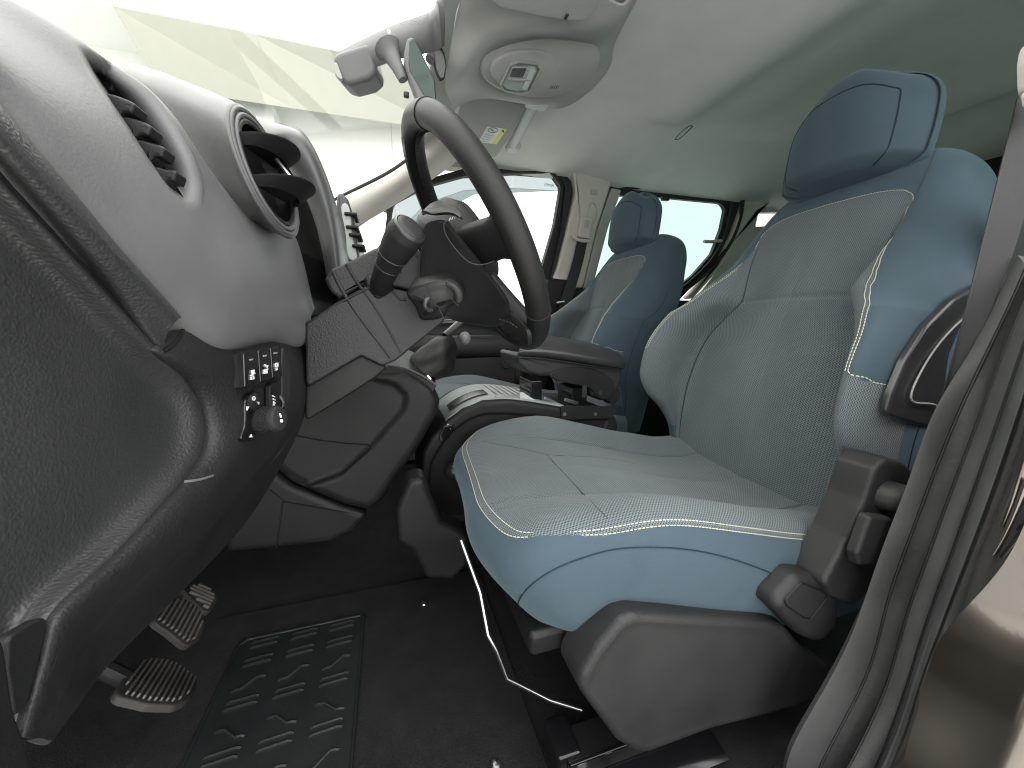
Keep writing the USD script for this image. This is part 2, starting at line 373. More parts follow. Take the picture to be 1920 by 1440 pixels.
def weave(name, pu, pv, lo, hi, rot=False):
    k = 2 * math.pi
    nodes = {'u': ('uvmap', {'attribute': 'st'}), 's': ('separate_xyz', {}),
             'mu': ('math', {'math_type': 'multiply', 'value2': k / pu}), 'mv': ('math', {'math_type': 'multiply', 'value2': k / pv}),
             'su': ('math', {'math_type': 'sine'}), 'sv': ('math', {'math_type': 'sine'}),
             'h': ('math', {'math_type': 'multiply_add', 'value3': 0.}), 'q': ('math', {'math_type': 'multiply_add', 'value2': .5, 'value3': .5}),
             'x': ('math', {'math_type': 'multiply_add', 'value2': .30}), 'g': ('geometry', {}), 'n': ('noise_texture', {'scale': 1200., 'detail': 2.}), 'n3': ('noise_texture', {'scale': 12., 'detail': 3.}),
             'y': ('math', {'math_type': 'multiply_add', 'value2': .5, 'value3': -.25}), 'z': ('math', {'math_type': 'add'}),
             'c': ('rgb_ramp', {'ramp': [(.15, lo), (.85, hi)]}), 'b': ('bump', {'strength': .7, 'distance': .0007}),
             'v': ('rgb_ramp', {'ramp': [(.3, (.93,) * 3), (.7, (1.07,) * 3)]}), 'm': ('mix', {'mix_type': 'multiply', 'fac': 1.}),
             'p': ('principled_bsdf', {'roughness': .9, 'specular_ior_level': .12, 'sheen_weight': .15})}
    links = [('u.UV', 's.vector'), ('s.x', 'mu.value1'), ('s.y', 'mv.value1'), ('mu.value', 'su.value1'), ('mv.value', 'sv.value1'),
             ('su.value', 'h.value1'), ('sv.value', 'h.value2'), ('su.value', 'x.value1'), ('h.value', 'x.value3'), ('x.value', 'q.value1'),
             ('g.position', 'n.vector'), ('n.fac', 'y.value1'), ('y.value', 'z.value1'), ('q.value', 'z.value2'), ('z.value', 'c.fac'),
             ('g.position', 'n3.vector'), ('n3.fac', 'v.fac'), ('c.color', 'm.color1'), ('v.color', 'm.color2'), ('m.color', 'p.base_color'), ('z.value', 'b.height'), ('b.normal', 'p.normal')]
    mat(name, nodes, links)
weave('weave_cloth', .0038, .0044, (.032, .044, .050), (.166, .192, .202))
weave('weave_dotted', .0042, .0046, (.10, .125, .132), (.40, .44, .42))
def glass(name, tint, gloss=.9, rough=0.):
    mat(name, {'t': ('transparent_bsdf', {'color': tint}), 'g': ('glossy_bsdf', {'color': (gloss,) * 3, 'roughness': rough}), 'f': ('layer_weight', {'blend': .5}), 'm': ('mix_closure', {}),
               'e': ('math', {'math_type': 'power', 'value2': 5.}), 'a': ('math', {'math_type': 'multiply_add', 'value2': .8, 'value3': .035})},
        [('f.facing', 'e.value1'), ('e.value', 'a.value1'), ('a.value', 'm.fac'), ('t.BSDF', 'm.closure1'), ('g.BSDF', 'm.closure2')], 'm.closure')
glass('glass_clear', (.97, .98, .95)); glass('glass_front', (.93, .96, .94)); glass('glass_rear', (.44, .58, .53)); glass('deflector', (.42, .45, .46))
glass('lens_clear', (.85, .87, .87))
mat('mirror_glass', {'p': ('principled_bsdf', {'base_color': (.035, .045, .043), 'metallic': 1., 'roughness': .04})})
mat('window_dots', {'t': ('transparent_bsdf', {'color': (.95, .95, .95)}), 'd': ('diffuse_bsdf', {'color': (.03, .03, .03)}), 'g': ('geometry', {}), 'v': ('voronoi_texture', {'scale': 300., 'randomness': 0.}),
                    'l': ('math', {'math_type': 'less_than', 'value2': .16}), 'm': ('mix_closure', {})},
    [('g.position', 'v.vector'), ('v.distance', 'l.value1'), ('l.value', 'm.fac'), ('t.BSDF', 'm.closure1'), ('d.BSDF', 'm.closure2')], 'm.closure')
def lamp(name, col, s): mat(name, {'e': ('emission', {'color': col, 'strength': s})}, (), 'e.emission')
lamp('panel_light', (1., .985, .985), 3.2)
plastic('seal_grey', (.052, .053, .053), .6, 500, .0003, .35, .2)
plastic('seal_dark', (.022, .0225, .0225), .5, 120, .0006, .4, .4)
plastic('seal_bead', (.064, .066, .066), .5, 300, .0002, .4, .15)
plastic('tray_silver', (.24, .255, .255), .4, 0, 0, .45)
lamp('far_light', (.98, 1., .995), 1.15)
lamp('wall_light', (1., .985, .985), 2.6)
plastic('fin_matte', (.012, .012, .0125), .75, 0, 0, .15)
plastic('knob_grey', (.18, .18, .18), .4)
# ---------------------------------------------------------------- the studio round the car
def quad(a, b, c, d): return np.array([a, b, c, d], float), np.array([[0, 1, 2], [0, 2, 3]])
def box(lo, hi):
    m = trimesh.creation.box(np.array(hi, float) - np.array(lo, float)); return np.array(m.vertices) + (np.array(lo, float) + np.array(hi, float)) / 2, np.array(m.faces)
XA, XB, YA, YB = -5., 5.5, -3.4, 4.3
struct('studio_floor', box((XA, YA, GROUND - .05), (XB, YB, GROUND)), 'studio_floor')
struct('studio_ceiling', box((XA, YA, CEIL), (XB, YB, CEIL + .05)), 'studio_white')
def wall(label, mesh, mt, seams=()):
    t = thing('studio_wall', label, 'wall', kind='structure'); part(t, 'wall_surface', mesh, mt, False)
    for s in seams: part(t, 'panel_seam', s, 'studio_grey', False)
wall('white panelled studio wall seen through the passenger windows', box((XA, YB, GROUND), (XB, YB + .05, CEIL)), 'studio_white',
     [box((x - .004, YB - .004, GROUND), (x + .004, YB, CEIL)) for x in (-2.6, -1.1, .11, 1.35, 2.35, 3.6)])
wall('white studio wall ahead of the car', box((XA - .05, YA, GROUND), (XA, YB, CEIL)), 'studio_white')
wall('white studio wall behind the car', box((XB, YA, GROUND), (XB + .05, YB, CEIL)), 'studio_white')
wall('white studio wall on the side of the open door', box((XA, YA - .05, GROUND), (XB, YA, CEIL)), 'studio_white')
lt = thing('ceiling_light', 'broad bright diffuser panel in the studio ceiling above the car', 'ceiling light', (0, 0, CEIL))
E1, E2 = at(212, 10, Z=CEIL - .02), at(640, 96, Z=CEIL - .02)
dv = (E2 - E1) / np.linalg.norm(E2 - E1)
A0, A1 = E1 - dv * .9, E2 + dv * .55
part(lt, 'diffuser', (np.array([A0, A1, [3.2, A1[1], CEIL - .02], [3.2, -3.1, CEIL - .02], [A0[0], -3.1, CEIL - .02]]), np.array([[0, 1, 2], [0, 2, 3], [0, 3, 4]])), 'panel_light', False)
wl = thing('wall_light', 'large rectangular softbox on the studio wall facing the open driver door', 'studio light', (0, YA, .5))
part(wl, 'diffuser', quad((-3.2, YA + .06, -.75), (4.2, YA + .06, -.75), (4.2, YA + .06, 1.75), (-3.2, YA + .06, 1.75)), 'wall_light', False)
part(wl, 'housing', box((-3.25, YA, -.80), (4.25, YA + .05, 1.80)), 'studio_grey', False)
wf = thing('wall_light', 'broad white light wall seen through the passenger side windows', 'studio light', (2., YB, .5))
part(wf, 'diffuser', quad((.15, YB - .03, -.7), (.15, YB - .03, 1.7), (4.6, YB - .03, 1.7), (4.6, YB - .03, -.7)), 'far_light', False)
for x in (1.35, 2.42, 3.3): part(wf, 'panel_joint', box((x - .006, YB - .036, -.7), (x + .006, YB - .032, 1.7)), 'studio_white', False)
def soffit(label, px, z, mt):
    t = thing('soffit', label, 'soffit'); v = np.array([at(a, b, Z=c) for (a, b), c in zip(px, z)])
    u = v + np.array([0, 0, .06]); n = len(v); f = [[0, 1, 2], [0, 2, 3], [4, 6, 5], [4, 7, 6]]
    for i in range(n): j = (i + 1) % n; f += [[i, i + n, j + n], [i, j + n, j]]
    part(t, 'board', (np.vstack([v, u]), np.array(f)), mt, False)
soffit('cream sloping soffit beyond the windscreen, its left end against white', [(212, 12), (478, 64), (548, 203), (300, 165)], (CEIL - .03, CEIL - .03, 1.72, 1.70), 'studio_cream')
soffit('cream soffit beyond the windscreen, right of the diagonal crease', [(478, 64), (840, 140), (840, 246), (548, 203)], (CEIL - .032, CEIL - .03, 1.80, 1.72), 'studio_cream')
bl = thing('wall_ledge', 'pale boxed ledge low beyond the windscreen', 'ledge')
v0 = at(298, 163, Y=4.0); v1 = at(515, 236, Y=4.0)
part(bl, 'ledge_box', rbox(((v0[0] + v1[0]) / 2, 4.12, (v0[2] + v1[2]) / 2 - .05), (abs(v1[0] - v0[0]), .24, abs(v0[2] - v1[2]) + .1), .01), 'studio_grey', 30)

# ---------------------------------------------------------------- car body shell and floor
cf = thing('car_floor', None, None, kind='structure')
FZ = -.62
part(cf, 'carpet_floor', box((-.42, .26, FZ - .02), (2.4, 1.72, FZ)), 'carpet', False)
# the foot slope under the pedals, and the bulkhead
part(cf, 'carpet_slope', slab(patch([[np.array([-.30, .24, FZ + .001]), np.array([-.30, 1.72, FZ + .001])], [np.array([-.40, .24, FZ + .02]), np.array([-.40, 1.72, FZ + .02])],
      [np.array([-.58, .24, FZ + .22]), np.array([-.58, 1.72, FZ + .22])], [np.array([-.62, .24, .1]), np.array([-.62, 1.72, .1])]], 30, 6), .02), 'carpet', 30)
part(cf, 'carpet_side', box((-.6, .15, FZ - .02), (.30, .28, FZ + .02)), 'carpet', False)
sill = thing('door_sill', 'black plastic sill trim under the open driver door', 'sill')
part(sill, 'sill_trim', slab(patch([[np.array([-.7, .06, -.58]), np.array([.36, .06, -.58])], [np.array([-.7, .10, -.53]), np.array([.36, .10, -.53])], [np.array([-.7, .2, -.53]), np.array([.36, .2, -.53])], [np.array([-.7, .27, -.60]), np.array([.36, .27, -.60])]], 24, 20), .01), 'plastic_black_fine')
body = thing('car_body', 'outer body panels of the car around the cabin', 'car body')
part(body, 'roof_panel', slab(patch([[np.array([.17, .12, .62]), np.array([1.2, .10, .66]), np.array([2.7, .12, .66])], [np.array([.17, .5, .735]), np.array([1.2, .5, .78]), np.array([2.7, .5, .74])],
      [np.array([.17, 1.4, .735]), np.array([1.2, 1.4, .78]), np.array([2.7, 1.4, .74])], [np.array([.17, 1.76, .62]), np.array([1.2, 1.78, .66]), np.array([2.7, 1.76, .66])]], 20, 30), .006), 'paint_brown')
part(body, 'tailgate', box((2.62, .15, -.95), (2.66, 1.75, .12)), 'paint_brown', False)
part(body, 'tailgate_glass', box((2.635, .3, .10), (2.640, 1.6, .56)), 'glass_rear', False)
part(body, 'tailgate_frame', join(box((2.56, .15, .50), (2.63, 1.75, .70)), box((2.59, .15, .10), (2.63, .34, .505)), box((2.59, 1.55, .10), (2.63, 1.75, .505))), 'plastic_dark', False)
part(body, 'underbody', box((-.8, .12, -.70), (2.6, 1.78, -.66)), 'steel_black', False)
part(body, 'bulkhead', box((-.84, .2, -.70), (-.80, 1.75, .02)), 'plastic_dark', False)

# ---------------------------------------------------------------- headliner
hl = thing('headliner', 'grey-green moulded cloth headliner with cross ribs under the roof', 'headliner', (1.2, .94, .7))
nx, ny = 200, 90
xs = np.linspace(.135, 2.62, nx); ys = np.linspace(.16, 1.70, ny); XX, YY = np.meshgrid(xs, ys)
def soft(a, w): return .5 * (a + np.sqrt(a * a + w * w))
yy = np.abs(YY - .94)
def hz(x, y):
    k = np.clip((x - .82) / .25, 0, 1); k = k * k * (3 - 2 * k); d = np.abs(y - .94)
    return .70 - (.160 + .055 * k) * soft(d - .345, .010) - .2 * soft(d - .70, .03)
zz = hz(XX, YY)
def rib(c, wl, wr, h): return -h * np.where(XX < c, np.exp(-((XX - c) / wl) ** 2), np.exp(-((XX - c) / wr) ** 2))
flat = 1 / (1 + np.exp((yy - .33) / .012))
zz += flat * (rib(.985, .13, .09, .030) + rib(1.40, .16, .2, -.022) + rib(1.82, .12, .06, .030) + rib(2.2, .2, .1, .02))
zz += flat * .012 + .012 * (XX > 9)
zz -= .06 * np.clip((.30 - XX) / .16, 0, 1) ** 2
HL = np.stack([XX, YY, zz], -1)
part(hl, 'lining', slab(HL, .012), 'headliner_cloth', 60)
for a, b in ((1352, 88), (1222, 213)):
    c = at(a, b, Z=.706); part(hl, 'plug', lathe([(0.0005, 0), (.009, 0), (.012, -.002), (.012, -.006)], c, (0, 0, -1), 20), 'plastic_charcoal')
ring = Ypts([(1277, 238), (1296, 240), (1297, 262), (1287, 290), (1268, 288), (1266, 268)], 1.40)
qh = at(1281, 264, Z=.665)
rr = np.array([[qh[0] + .011 * np.sign(math.cos(a)) * abs(math.cos(a)) ** .5, qh[1] + .04 * math.sin(a), 0] for a in np.linspace(0, 2 * np.pi, 40, endpoint=False)])
rr[:, 2] = hz(rr[:, 0], rr[:, 1]) - .0005
part(hl, 'handle_blank', tube(rr, .0013, 6, closed=True), 'plastic_charcoal')

# ---------------------------------------------------------------- seats
def profx(z): return np.interp(z, *PX)
_z = np.array([-.40, -.30, -.22, -.10, .045, .12, .20, .25, .29, .31]); _x = np.array([.685, .690, .697, .722, .772, .798, .832, .862, .893, .912])
fX = make_interp_spline(_z, _x, k=3)
def itp(z, zs, vs): 
    from scipy.interpolate import PchipInterpolator
    return PchipInterpolator(zs, vs)(z)
def LIM(q): return itp(np.clip(q, -.36, .3), [-.36, -.02, .05, .10, .15, .19, .3], [4.05, 4.05, 3.9, 3.4, 2.8, 2.45, 2.3])
def backrest(yc, nz=170, nt=150):
    """Grid of the backrest: rows up the back, columns round it from the middle of the rear face, left, front, right and back again."""
    z = np.r_[np.linspace(-.36, .27, nz - 24), .27 + .045 * np.sin(np.linspace(0, np.pi / 2, 25)[1:])]
    W = itp(z, [-.36, -.28, -.20, -.05, .08, .17, .23, .27, .32], [.230, .250, .262, .266, .258, .247, .225, .20, .17])
    B = itp(z, [-.36, -.28, -.235, -.20, -.15, -.09, -.02, .04, .08, .13, .18, .32], [.0, .012, .045, .092, .122, .126, .110, .082, .062, .034, .010, 0])
    I = itp(z, [-.36, -.26, -.18, -.11, -.05, 0, .05, .10, .15, .20, .32], [.200, .208, .210, .205, .192, .160, .124, .132, .138, .138, .12])
    T = itp(z, [-.36, -.1, .1, .27, .32], [.135, .135, .12, .095, .085])
    k = np.ones(len(z)); k[-25:] = np.r_[1, np.cos(np.linspace(0, np.pi / 2 * .97, 25)[1:])]
    rows, ts = [], []
    tt = np.linspace(0, 11, nt)
    tt = np.unique(np.round(np.r_[tt, np.linspace(1.8, 2.2, 15), np.linspace(5.2, 5.7, 5)], 4))
    for i in range(len(z)):
        w, b, n, th = W[i], B[i], I[i], T[i]
        c = np.array([(0, 0), (.55 * n, -.001), (n, .002), (n + .13 * (w - n), .58 * b + .004), (n + .52 * (w - n), b + .004), (n + .86 * (w - n), .80 * b - .004), (w, .30 * b - .022), (w + .004, -.055), (w - .004, -.085), (w - .045, -th), (.5 * w, -th - .006), (0, -th - .008)])
        q = make_interp_spline(np.arange(12), c, k=3)(tt)
        g = np.exp(-((tt - 2.02) / .06) ** 2) * .0045 * np.clip((.20 - z[i]) / .04, 0, 1)
        q[:, 1] -= g
        hg = np.exp(-((z[i] - .045) / .004) ** 2) * .004 * (tt < 2.02)
        q[:, 1] -= hg
        mid = -th / 2; q[:, 1] = mid + (q[:, 1] - mid) * k[i] ** .8; q[:, 0] *= (.80 + .20 * k[i])
        full = np.vstack([np.stack([-q[::-1, 0], q[::-1, 1]], 1), q[1:]])
        rows.append(np.stack([fX(z[i]) - full[:, 1], yc + full[:, 0], np.full(len(full), z[i])], 1))
    V = np.array(rows); tf = np.r_[-tt[::-1], tt[1:]]
    # the back leans: rows of the thick sides sink a little towards the rear
    arch = np.clip((z - .0) / .28, 0, 1)[:, None]
    V[..., 2] -= .115 * arch * (np.abs(V[..., 1] - yc) / .22) ** 3.6
    V[..., 2] -= .18 * (V[..., 0] - fX(np.clip(z, -.4, .3))[:, None])
    return V, z, tf
def guv(V):
    du = np.cumsum(np.r_[0, np.linalg.norm(np.diff(V[V.shape[0] // 2], axis=0), axis=1)])
    dv = np.cumsum(np.r_[0, np.linalg.norm(np.diff(V[:, V.shape[1] // 2], axis=0), axis=1)])
    return np.stack(np.meshgrid(du, dv), -1).reshape(-1, 2)
def submesh(V, mask, uv):
    """The cells of a grid where mask holds, as a mesh with its own vertices."""
    nv, nu = V.shape[:2]; i, j = np.nonzero(mask); a = i * nu + j; b = a + 1; c = a + nu + 1; d = a + nu
    f = np.vstack([np.stack([a, b, c], 1), np.stack([a, c, d], 1)]); k, inv = np.unique(f, return_inverse=True)
    return (V.reshape(-1, 3)[k], inv.reshape(-1, 3)), uv[k]
def seam(parent, p, r=.0011, m='thread_dark', name='seam'): part(parent, name, tube(p, r, 6), m)
def make_seat(name, label, yc, driver):
    s = thing(name, label, 'car seat', (.4, yc, FZ), group=None)
    V, z, tf = backrest(yc)
    if driver: V[..., 0] += .075 * (V[..., 1] - yc)
    uv = guv(V); cz = (z[1:] + z[:-1]) / 2; ct = (tf[1:] + tf[:-1]) / 2; CT, CZ = np.meshgrid(ct, cz)
    lim = np.where(CZ > -.094, LIM(CZ), np.where(CZ > -.30, LIM(CZ) + 1.75 * np.clip((-.094 - CZ) / .012, 0, 1), 6.3))
    # the upper corners of the patterned cloth are rounded
    ztop = .226 - .016 * np.clip((np.abs(CT) - 1.5) / 1.0, 0, 1) ** 2
    low = CZ < -.275
    wv = (np.abs(CT) < np.where(low, np.where(CT < 0, 1.55, 2.4), lim)) & (CZ < ztop)
    cen = wv & (np.abs(CT) < 2.02)
    for nm, mk, mt in (('backrest_centre', cen, 'weave_cloth'), ('backrest_bolster', wv & ~cen & (CT < 0), 'weave_cloth'), ('backrest_bolster', wv & ~cen & (CT > 0), 'weave_cloth'), ('backrest_cover', ~wv, 'blue_cloth')):
        mm, u = submesh(V, mk, uv); part(s, nm, mm, mt, uv=u)
    # seams in the geometry: round the patterned cloth, and where front and side of the blue cover meet
    N = gnorm(V)
    N = np.where(((N * (V - V.mean((0, 1)))).sum(-1, keepdims=True)) < 0, -N, N)
    def line(tl, z0, z1, up=.0004, n=80):
        zz = np.linspace(z0, z1, n); out = []
        for q in zz:
            t_ = tl(q) if callable(tl) else tl
            i = min(np.searchsorted(z, q), len(z) - 1); j = np.argmin(abs(tf - t_)); out.append(V[i, j] + N[i, j] * up)
        out = np.array(out)
        for _ in range(3): out[1:-1] = (out[:-2] + 2 * out[1:-1] + out[2:]) / 4
        return out
    ends = []
    for sg in (-1, 1):
        side = line(lambda q: sg * float(LIM(np.array([q]))[0]), -.094, .205)
        hook = line(lambda q: sg * (4.05 + 1.75 * (-.0945 - q) / .012), -.0945, -.1065, n=40)
        ends.append(side)
        seam(s, line(6.15 * sg, -.30, .20, .0003), .0008)
        seam(s, line(2.03 * sg, -.27, .15, -.0012), .0008)
        for k, off in ((0, -.0), (1, .13)):
            part(s, 'stitching', stitches(line(lambda q: sg * (float(LIM(np.array([q]))[0]) - off), -.094, .20, .0010), .0052, .0007, .28), 'thread_cream', kind='stuff')
        part(s, 'stitching', stitches(hook + N.mean() * 0, .0055, .0009), 'thread_cream', kind='stuff')
    top = []
    for t_ in np.linspace(-2.5, 2.5, 120):
        zt = .226 - .016 * np.clip((abs(t_) - 1.5) / 1.0, 0, 1) ** 2; i = np.argmin(abs(z - zt)); j = np.argmin(abs(tf - t_)); top.append(V[i, j] + N[i, j] * .001)
    top = np.array(top)
    for _ in range(4): top[1:-1] = (top[:-2] + 2 * top[1:-1] + top[2:]) / 4
    part(s, 'stitching', stitches(top, .0052, .0007, .28), 'thread_cream', kind='stuff'); part(s, 'stitching', stitches(top - np.array([.0, 0, .007]), .0052, .0007, .28), 'thread_cream', kind='stuff')
    # cushion: path of its middle from under the nose over the top to the back
    path = np.array([(.24, -.405), (.175, -.388), (.120, -.335), (.088, -.280), (.098, -.247), (.150, -.234), (.26, -.240), (.40, -.268), (.50, -.296), (.565, -.310), (.62, -.320), (.72, -.318)])
    n1 = 190; pth = spl(path, n1); tg = np.gradient(pth, axis=0); tg /= np.linalg.norm(tg, axis=1, keepdims=True); nr = np.stack([-tg[:, 1], tg[:, 0]], 1)
    sx = np.linspace(0, 1, n1)
    Wc = itp(sx, [0, .12, .25, .38, .5, .7, 1], [.20, .222, .236, .243, .250, .255, .258])
    hb = itp(sx, [0, .25, .42, .55, .8, 1], [0, .0, .012, .026, .026, .015])
    uu = np.unique(np.round(np.r_[np.linspace(0, 7, 110), np.linspace(1.85, 2.15, 11)], 4)); rows = []
    drop = np.full(n1, .11); dz = itp(sx, [0, .50, .60, .75, 1], [.118, .118, .135, .13, .12])
    for i in range(n1):
        w, h, d = Wc[i], hb[i], drop[i]
        c = np.array([(0, -.004), (.075, -.002), (.135, .002), (.185, h * .9), (w - .028, h), (w - .004, h - .016), (w + .004, h - .45 * d - .012), (w - .018, h - d - .02)])
        q = make_interp_spline(np.arange(8), c, k=3)(uu)
        q[:, 1] -= .004 * np.exp(-((uu - 2.0) / .05) ** 2) * np.clip((sx[i] - .36) / .06, 0, 1)
        q[:, 1] -= .0035 * np.exp(-((pth[i, 0] - .285) / .0035) ** 2) * (uu < 2) * (sx[i] > .45)
        full = np.vstack([np.stack([-q[::-1, 0], q[::-1, 1]], 1), q[1:]])
        hc_ = h - .012; ht = np.maximum(full[:, 1], hc_); fe = np.clip((hc_ - full[:, 1]) / (d + .008), 0, 1)
        x = pth[i, 0] + nr[i, 0] * ht; zc = pth[i, 1] + nr[i, 1] * ht
        i5 = int(.50 * n1); E5 = np.array([pth[i5, 0], pth[i5, 1] - .118]); E0 = np.array([.222, -.392])
        Ee = np.array([pth[i, 0], pth[i, 1] - dz[i]]) if i >= i5 else E0 + (E5 - E0) * (i / i5)
        x = x + (Ee[0] - x) * fe; zc = zc + (Ee[1] - zc) * fe
        rows.append(np.stack([x, yc + full[:, 0], zc], 1))
    C = np.array(rows); cu = np.r_[-uu[::-1], uu[1:]]
    for _ in range(2): C[1:-1] = (C[:-2] + 2 * C[1:-1] + C[2:]) / 4
    from scipy.ndimage import gaussian_filter as gf
    wt = np.clip((.56 - sx) / .2, 0, 1)[:, None, None]; wt = wt * wt * (3 - 2 * wt); C = C * (1 - wt) + wt * np.stack([gf(C[..., k], (7, 5), mode='nearest') for k in range(3)], -1)
    ay = np.abs(C[..., 1] - yc); C[..., 0] += .085 * np.where(C[..., 1] > yc, .60, .45 if driver else .6) * np.clip((ay - .09) / .13, 0, 1.25) ** 2 * np.clip((.40 - C[..., 0]) / .30, 0, 1)
    C[..., 2] -= .02 * np.clip((ay - .12) / .1, 0, 1) ** 2 * np.clip((.16 - C[..., 0]) / .08, 0, 1) * (C[..., 2] > -.3)
    if driver: C[..., 0] += .075 * (C[..., 1] - yc) * np.clip((.7 - C[..., 0]) / .5, .3, 1)
    uv = guv(C); ct = (cu[1:] + cu[:-1]) / 2; cs = (sx[1:] + sx[:-1]) / 2; CT, CS = np.meshgrid(ct, cs); CX = np.meshgrid(ct, (pth[1:, 0] + pth[:-1, 0]) / 2)[1]
    s0 = .335
    lim = 4.95 + .9 * np.clip((CS - .8) / .2, 0, 1)
    corner = s0 + .11 * np.clip((np.abs(CT) - 3.0) / 1.95, 0, 1) ** 3
    wv = (np.abs(CT) < lim) & (CS > corner); cen = wv & (np.abs(CT) < 2)
    for nm, mk, mt in (('cushion_centre', cen, 'weave_cloth'), ('cushion_bolster', wv & ~cen & (CT < 0), 'weave_cloth'), ('cushion_bolster', wv & ~cen & (CT > 0), 'weave_cloth'), ('cushion_cover', ~wv, 'blue_cloth')):
        mm, u = submesh(C, mk, uv); part(s, nm, mm, mt, uv=u)
    NC = gnorm(C); cc = C.mean((0, 1)) - np.array([0, 0, .06]); NC = np.where(((NC * (C - cc)).sum(-1, keepdims=True)) < 0, -NC, NC)
    def cl(si, t_, up=.0008):
        i = np.argmin(abs(sx - si)); j = np.argmin(abs(cu - t_)); return C[i, j] + NC[i, j] * up
    for off, nm in ((0, 0), (.2, 1)):
        Ls = [cl(q, -(4.95 + .9 * max((q - .8) / .2, 0) - off)) for q in np.linspace(.93, s0 + .11, 70)] + [cl(s0 + .11 * max((abs(t_) - 3.0) / 1.95, 0) ** 3 + off * .06, t_) for t_ in np.linspace(-4.9 + off, 4.9 - off, 90)] + [cl(q, 4.95 + .9 * max((q - .8) / .2, 0) - off) for q in np.linspace(s0 + .11, .93, 70)]
        Ls = np.array(Ls)
        for _ in range(12): Ls[1:-1] = (Ls[:-2] + 2 * Ls[1:-1] + Ls[2:]) / 4
        part(s, 'stitching', stitches(Ls, .0052, .0007, .28), 'thread_cream', kind='stuff')
    # headrest
    hz0, hz1 = .258, .462
    hp = []
    nh, na = 44, 96
    for i, t_ in enumerate(np.linspace(0, 1, nh)):
        eb = math.sin(min(t_ / .14, 1) * np.pi / 2); et = math.sqrt(max(1 - (max(t_ - .60, 0) / .40) ** 2.2, 0))
        e = (.55 + .45 * eb) * (.10 + .90 * et)
        zc = hz0 + (hz1 - hz0) * t_
        a = np.linspace(0, 2 * np.pi, na, endpoint=False); ca, sa = np.cos(a), np.sin(a)
        lx = np.sign(ca) * abs(ca) ** .66; ly = np.sign(sa) * abs(sa) ** .62
        hw = (.117 + .016 * lx + .012 * (1 - (2 * t_ - .8) ** 2)) * (.30 + .70 * e)
        xc = .862 + .022 * t_; dp = .050 * (.35 + .65 * e)
        hp.append(np.stack([xc + dp * lx + .016 * (1 - ly ** 2) * 0 + .014 * ly ** 2 * (lx < 0) - .010 * math.sin(t_ * np.pi) * (lx < 0) * (1 - ly ** 2), yc + hw * ly, zc - .030 * abs(ly) ** 2.5 * t_ - .014 * (1 - t_) * lx], 1))
    H = np.array(hp)
    if driver: H[..., 0] += .05 * (H[..., 1] - yc)
    hr = part(s, 'headrest', (np.vstack([H.reshape(-1, 3), H[0].mean(0), H[-1].mean(0)]), np.vstack([gridf(nh, na, True), [[(j + 1) % na, j, nh * na] for j in range(na)], [[(nh - 1) * na + j, (nh - 1) * na + (j + 1) % na, nh * na + 1] for j in range(na)]])), 'blue_cloth', True)
    NH = gnorm(H); hc = H.mean((0, 1)); NH = np.where(((NH * (H - hc)).sum(-1, keepdims=True)) < 0, -NH, NH)
    def hs(i, j): j = j % na; return H[i, j] + NH[i, j] * .0004
    # front panel seam and the two side seams
    j0 = na // 2
    a1 = [hs(int(i), j0 - 13) for i in np.linspace(1, 29, 40)] + [hs(int(29 + 5 * math.sin(q * math.pi)), int(j0 + k)) for k, q in zip(np.linspace(-13, 13, 50), np.linspace(0, 1, 50))] + [hs(int(i), j0 + 13) for i in np.linspace(29, 1, 40)]
    def sm(a, n=6):
        a = np.array(a)
        for _ in range(n): a[1:-1] = (a[:-2] + 2 * a[1:-1] + a[2:]) / 4
        return a
    seam(hr, sm(a1), .0011)
    for jj in (10, -10):
        seam(hr, sm([hs(int(i), jj) for i in np.linspace(2, 40, 60)]), .0011)
    for o in (-.06, .06):
        part(s, 'headrest_post', tube(np.array([[.905, yc + o, .24], [.90, yc + o, .27], [.90, yc + o, .32]]), .006, 10), 'chrome_satin')
    return s, V, C
seat, SV, SC = make_seat('front_seat', 'driver seat in blue and grey cloth, nearest in the open doorway', .585, True)
seat2, SV2, SC2 = make_seat('front_seat', 'passenger seat in blue and grey cloth, beyond the armrest', 1.30, False)
# ---------------------------------------------------------------- the far side of the cabin: windows, pillars, doors
YW = 1.68
# front passenger door
fd = thing('front_door', 'closed front passenger door with black trim, window frame and pocket', 'car door', (.3, YW, FZ))
out_f = [(560, 440), (660, 428), (735, 378), (800, 336), (870, 316), (960, 310), (1045, 312), (1076, 345), (1062, 440), (1030, 560), (1030, 600), (560, 600)]
g1 = [(640, 470), (668, 425), (728, 384), (717, 470), (690, 588), (640, 588)]
g2 = [(739, 381), (800, 349), (870, 330), (960, 325), (1034, 324), (1052, 350), (1040, 420), (1014, 510), (1000, 588), (702, 588), (724, 470)]
part(fd, 'window_frame', holed(out_f, [g1, g2], ('Y', YW), .03, .02, .015), 'plastic_dark')
o2 = [(735, 384), (800, 345), (870, 326), (960, 321), (1038, 320), (1058, 348), (1046, 420), (1020, 510), (1006, 596), (700, 596), (720, 470)]
part(fd, 'window_seal', holed(o2, [g2], ('Y', YW - .012), .012, .015, .015), 'rubber')
part(fd, 'window_seal', holed([(1050, 330), (1072, 348), (1058, 440), (1026, 560), (1022, 560), (1050, 440), (1060, 350)], [], ('Y', YW - .018), .006, 0, 0), 'rubber')
part(fd, 'quarter_glass', plate(g1, ('Y', YW + .012), .003, .001, 'p'), 'glass_front')
part(fd, 'window_glass', plate(g2, ('Y', YW + .014), .003, .001, 'p'), 'glass_front')
df = [(739, 378), (800, 346), (870, 327), (960, 322), (1040, 321), (1056, 352), (1050, 358), (960, 353), (870, 357), (800, 381), (730, 450), (722, 450)]
part(fd, 'wind_deflector', plate(df, ('Y', YW + .05), .003, .001, 'p'), 'deflector')
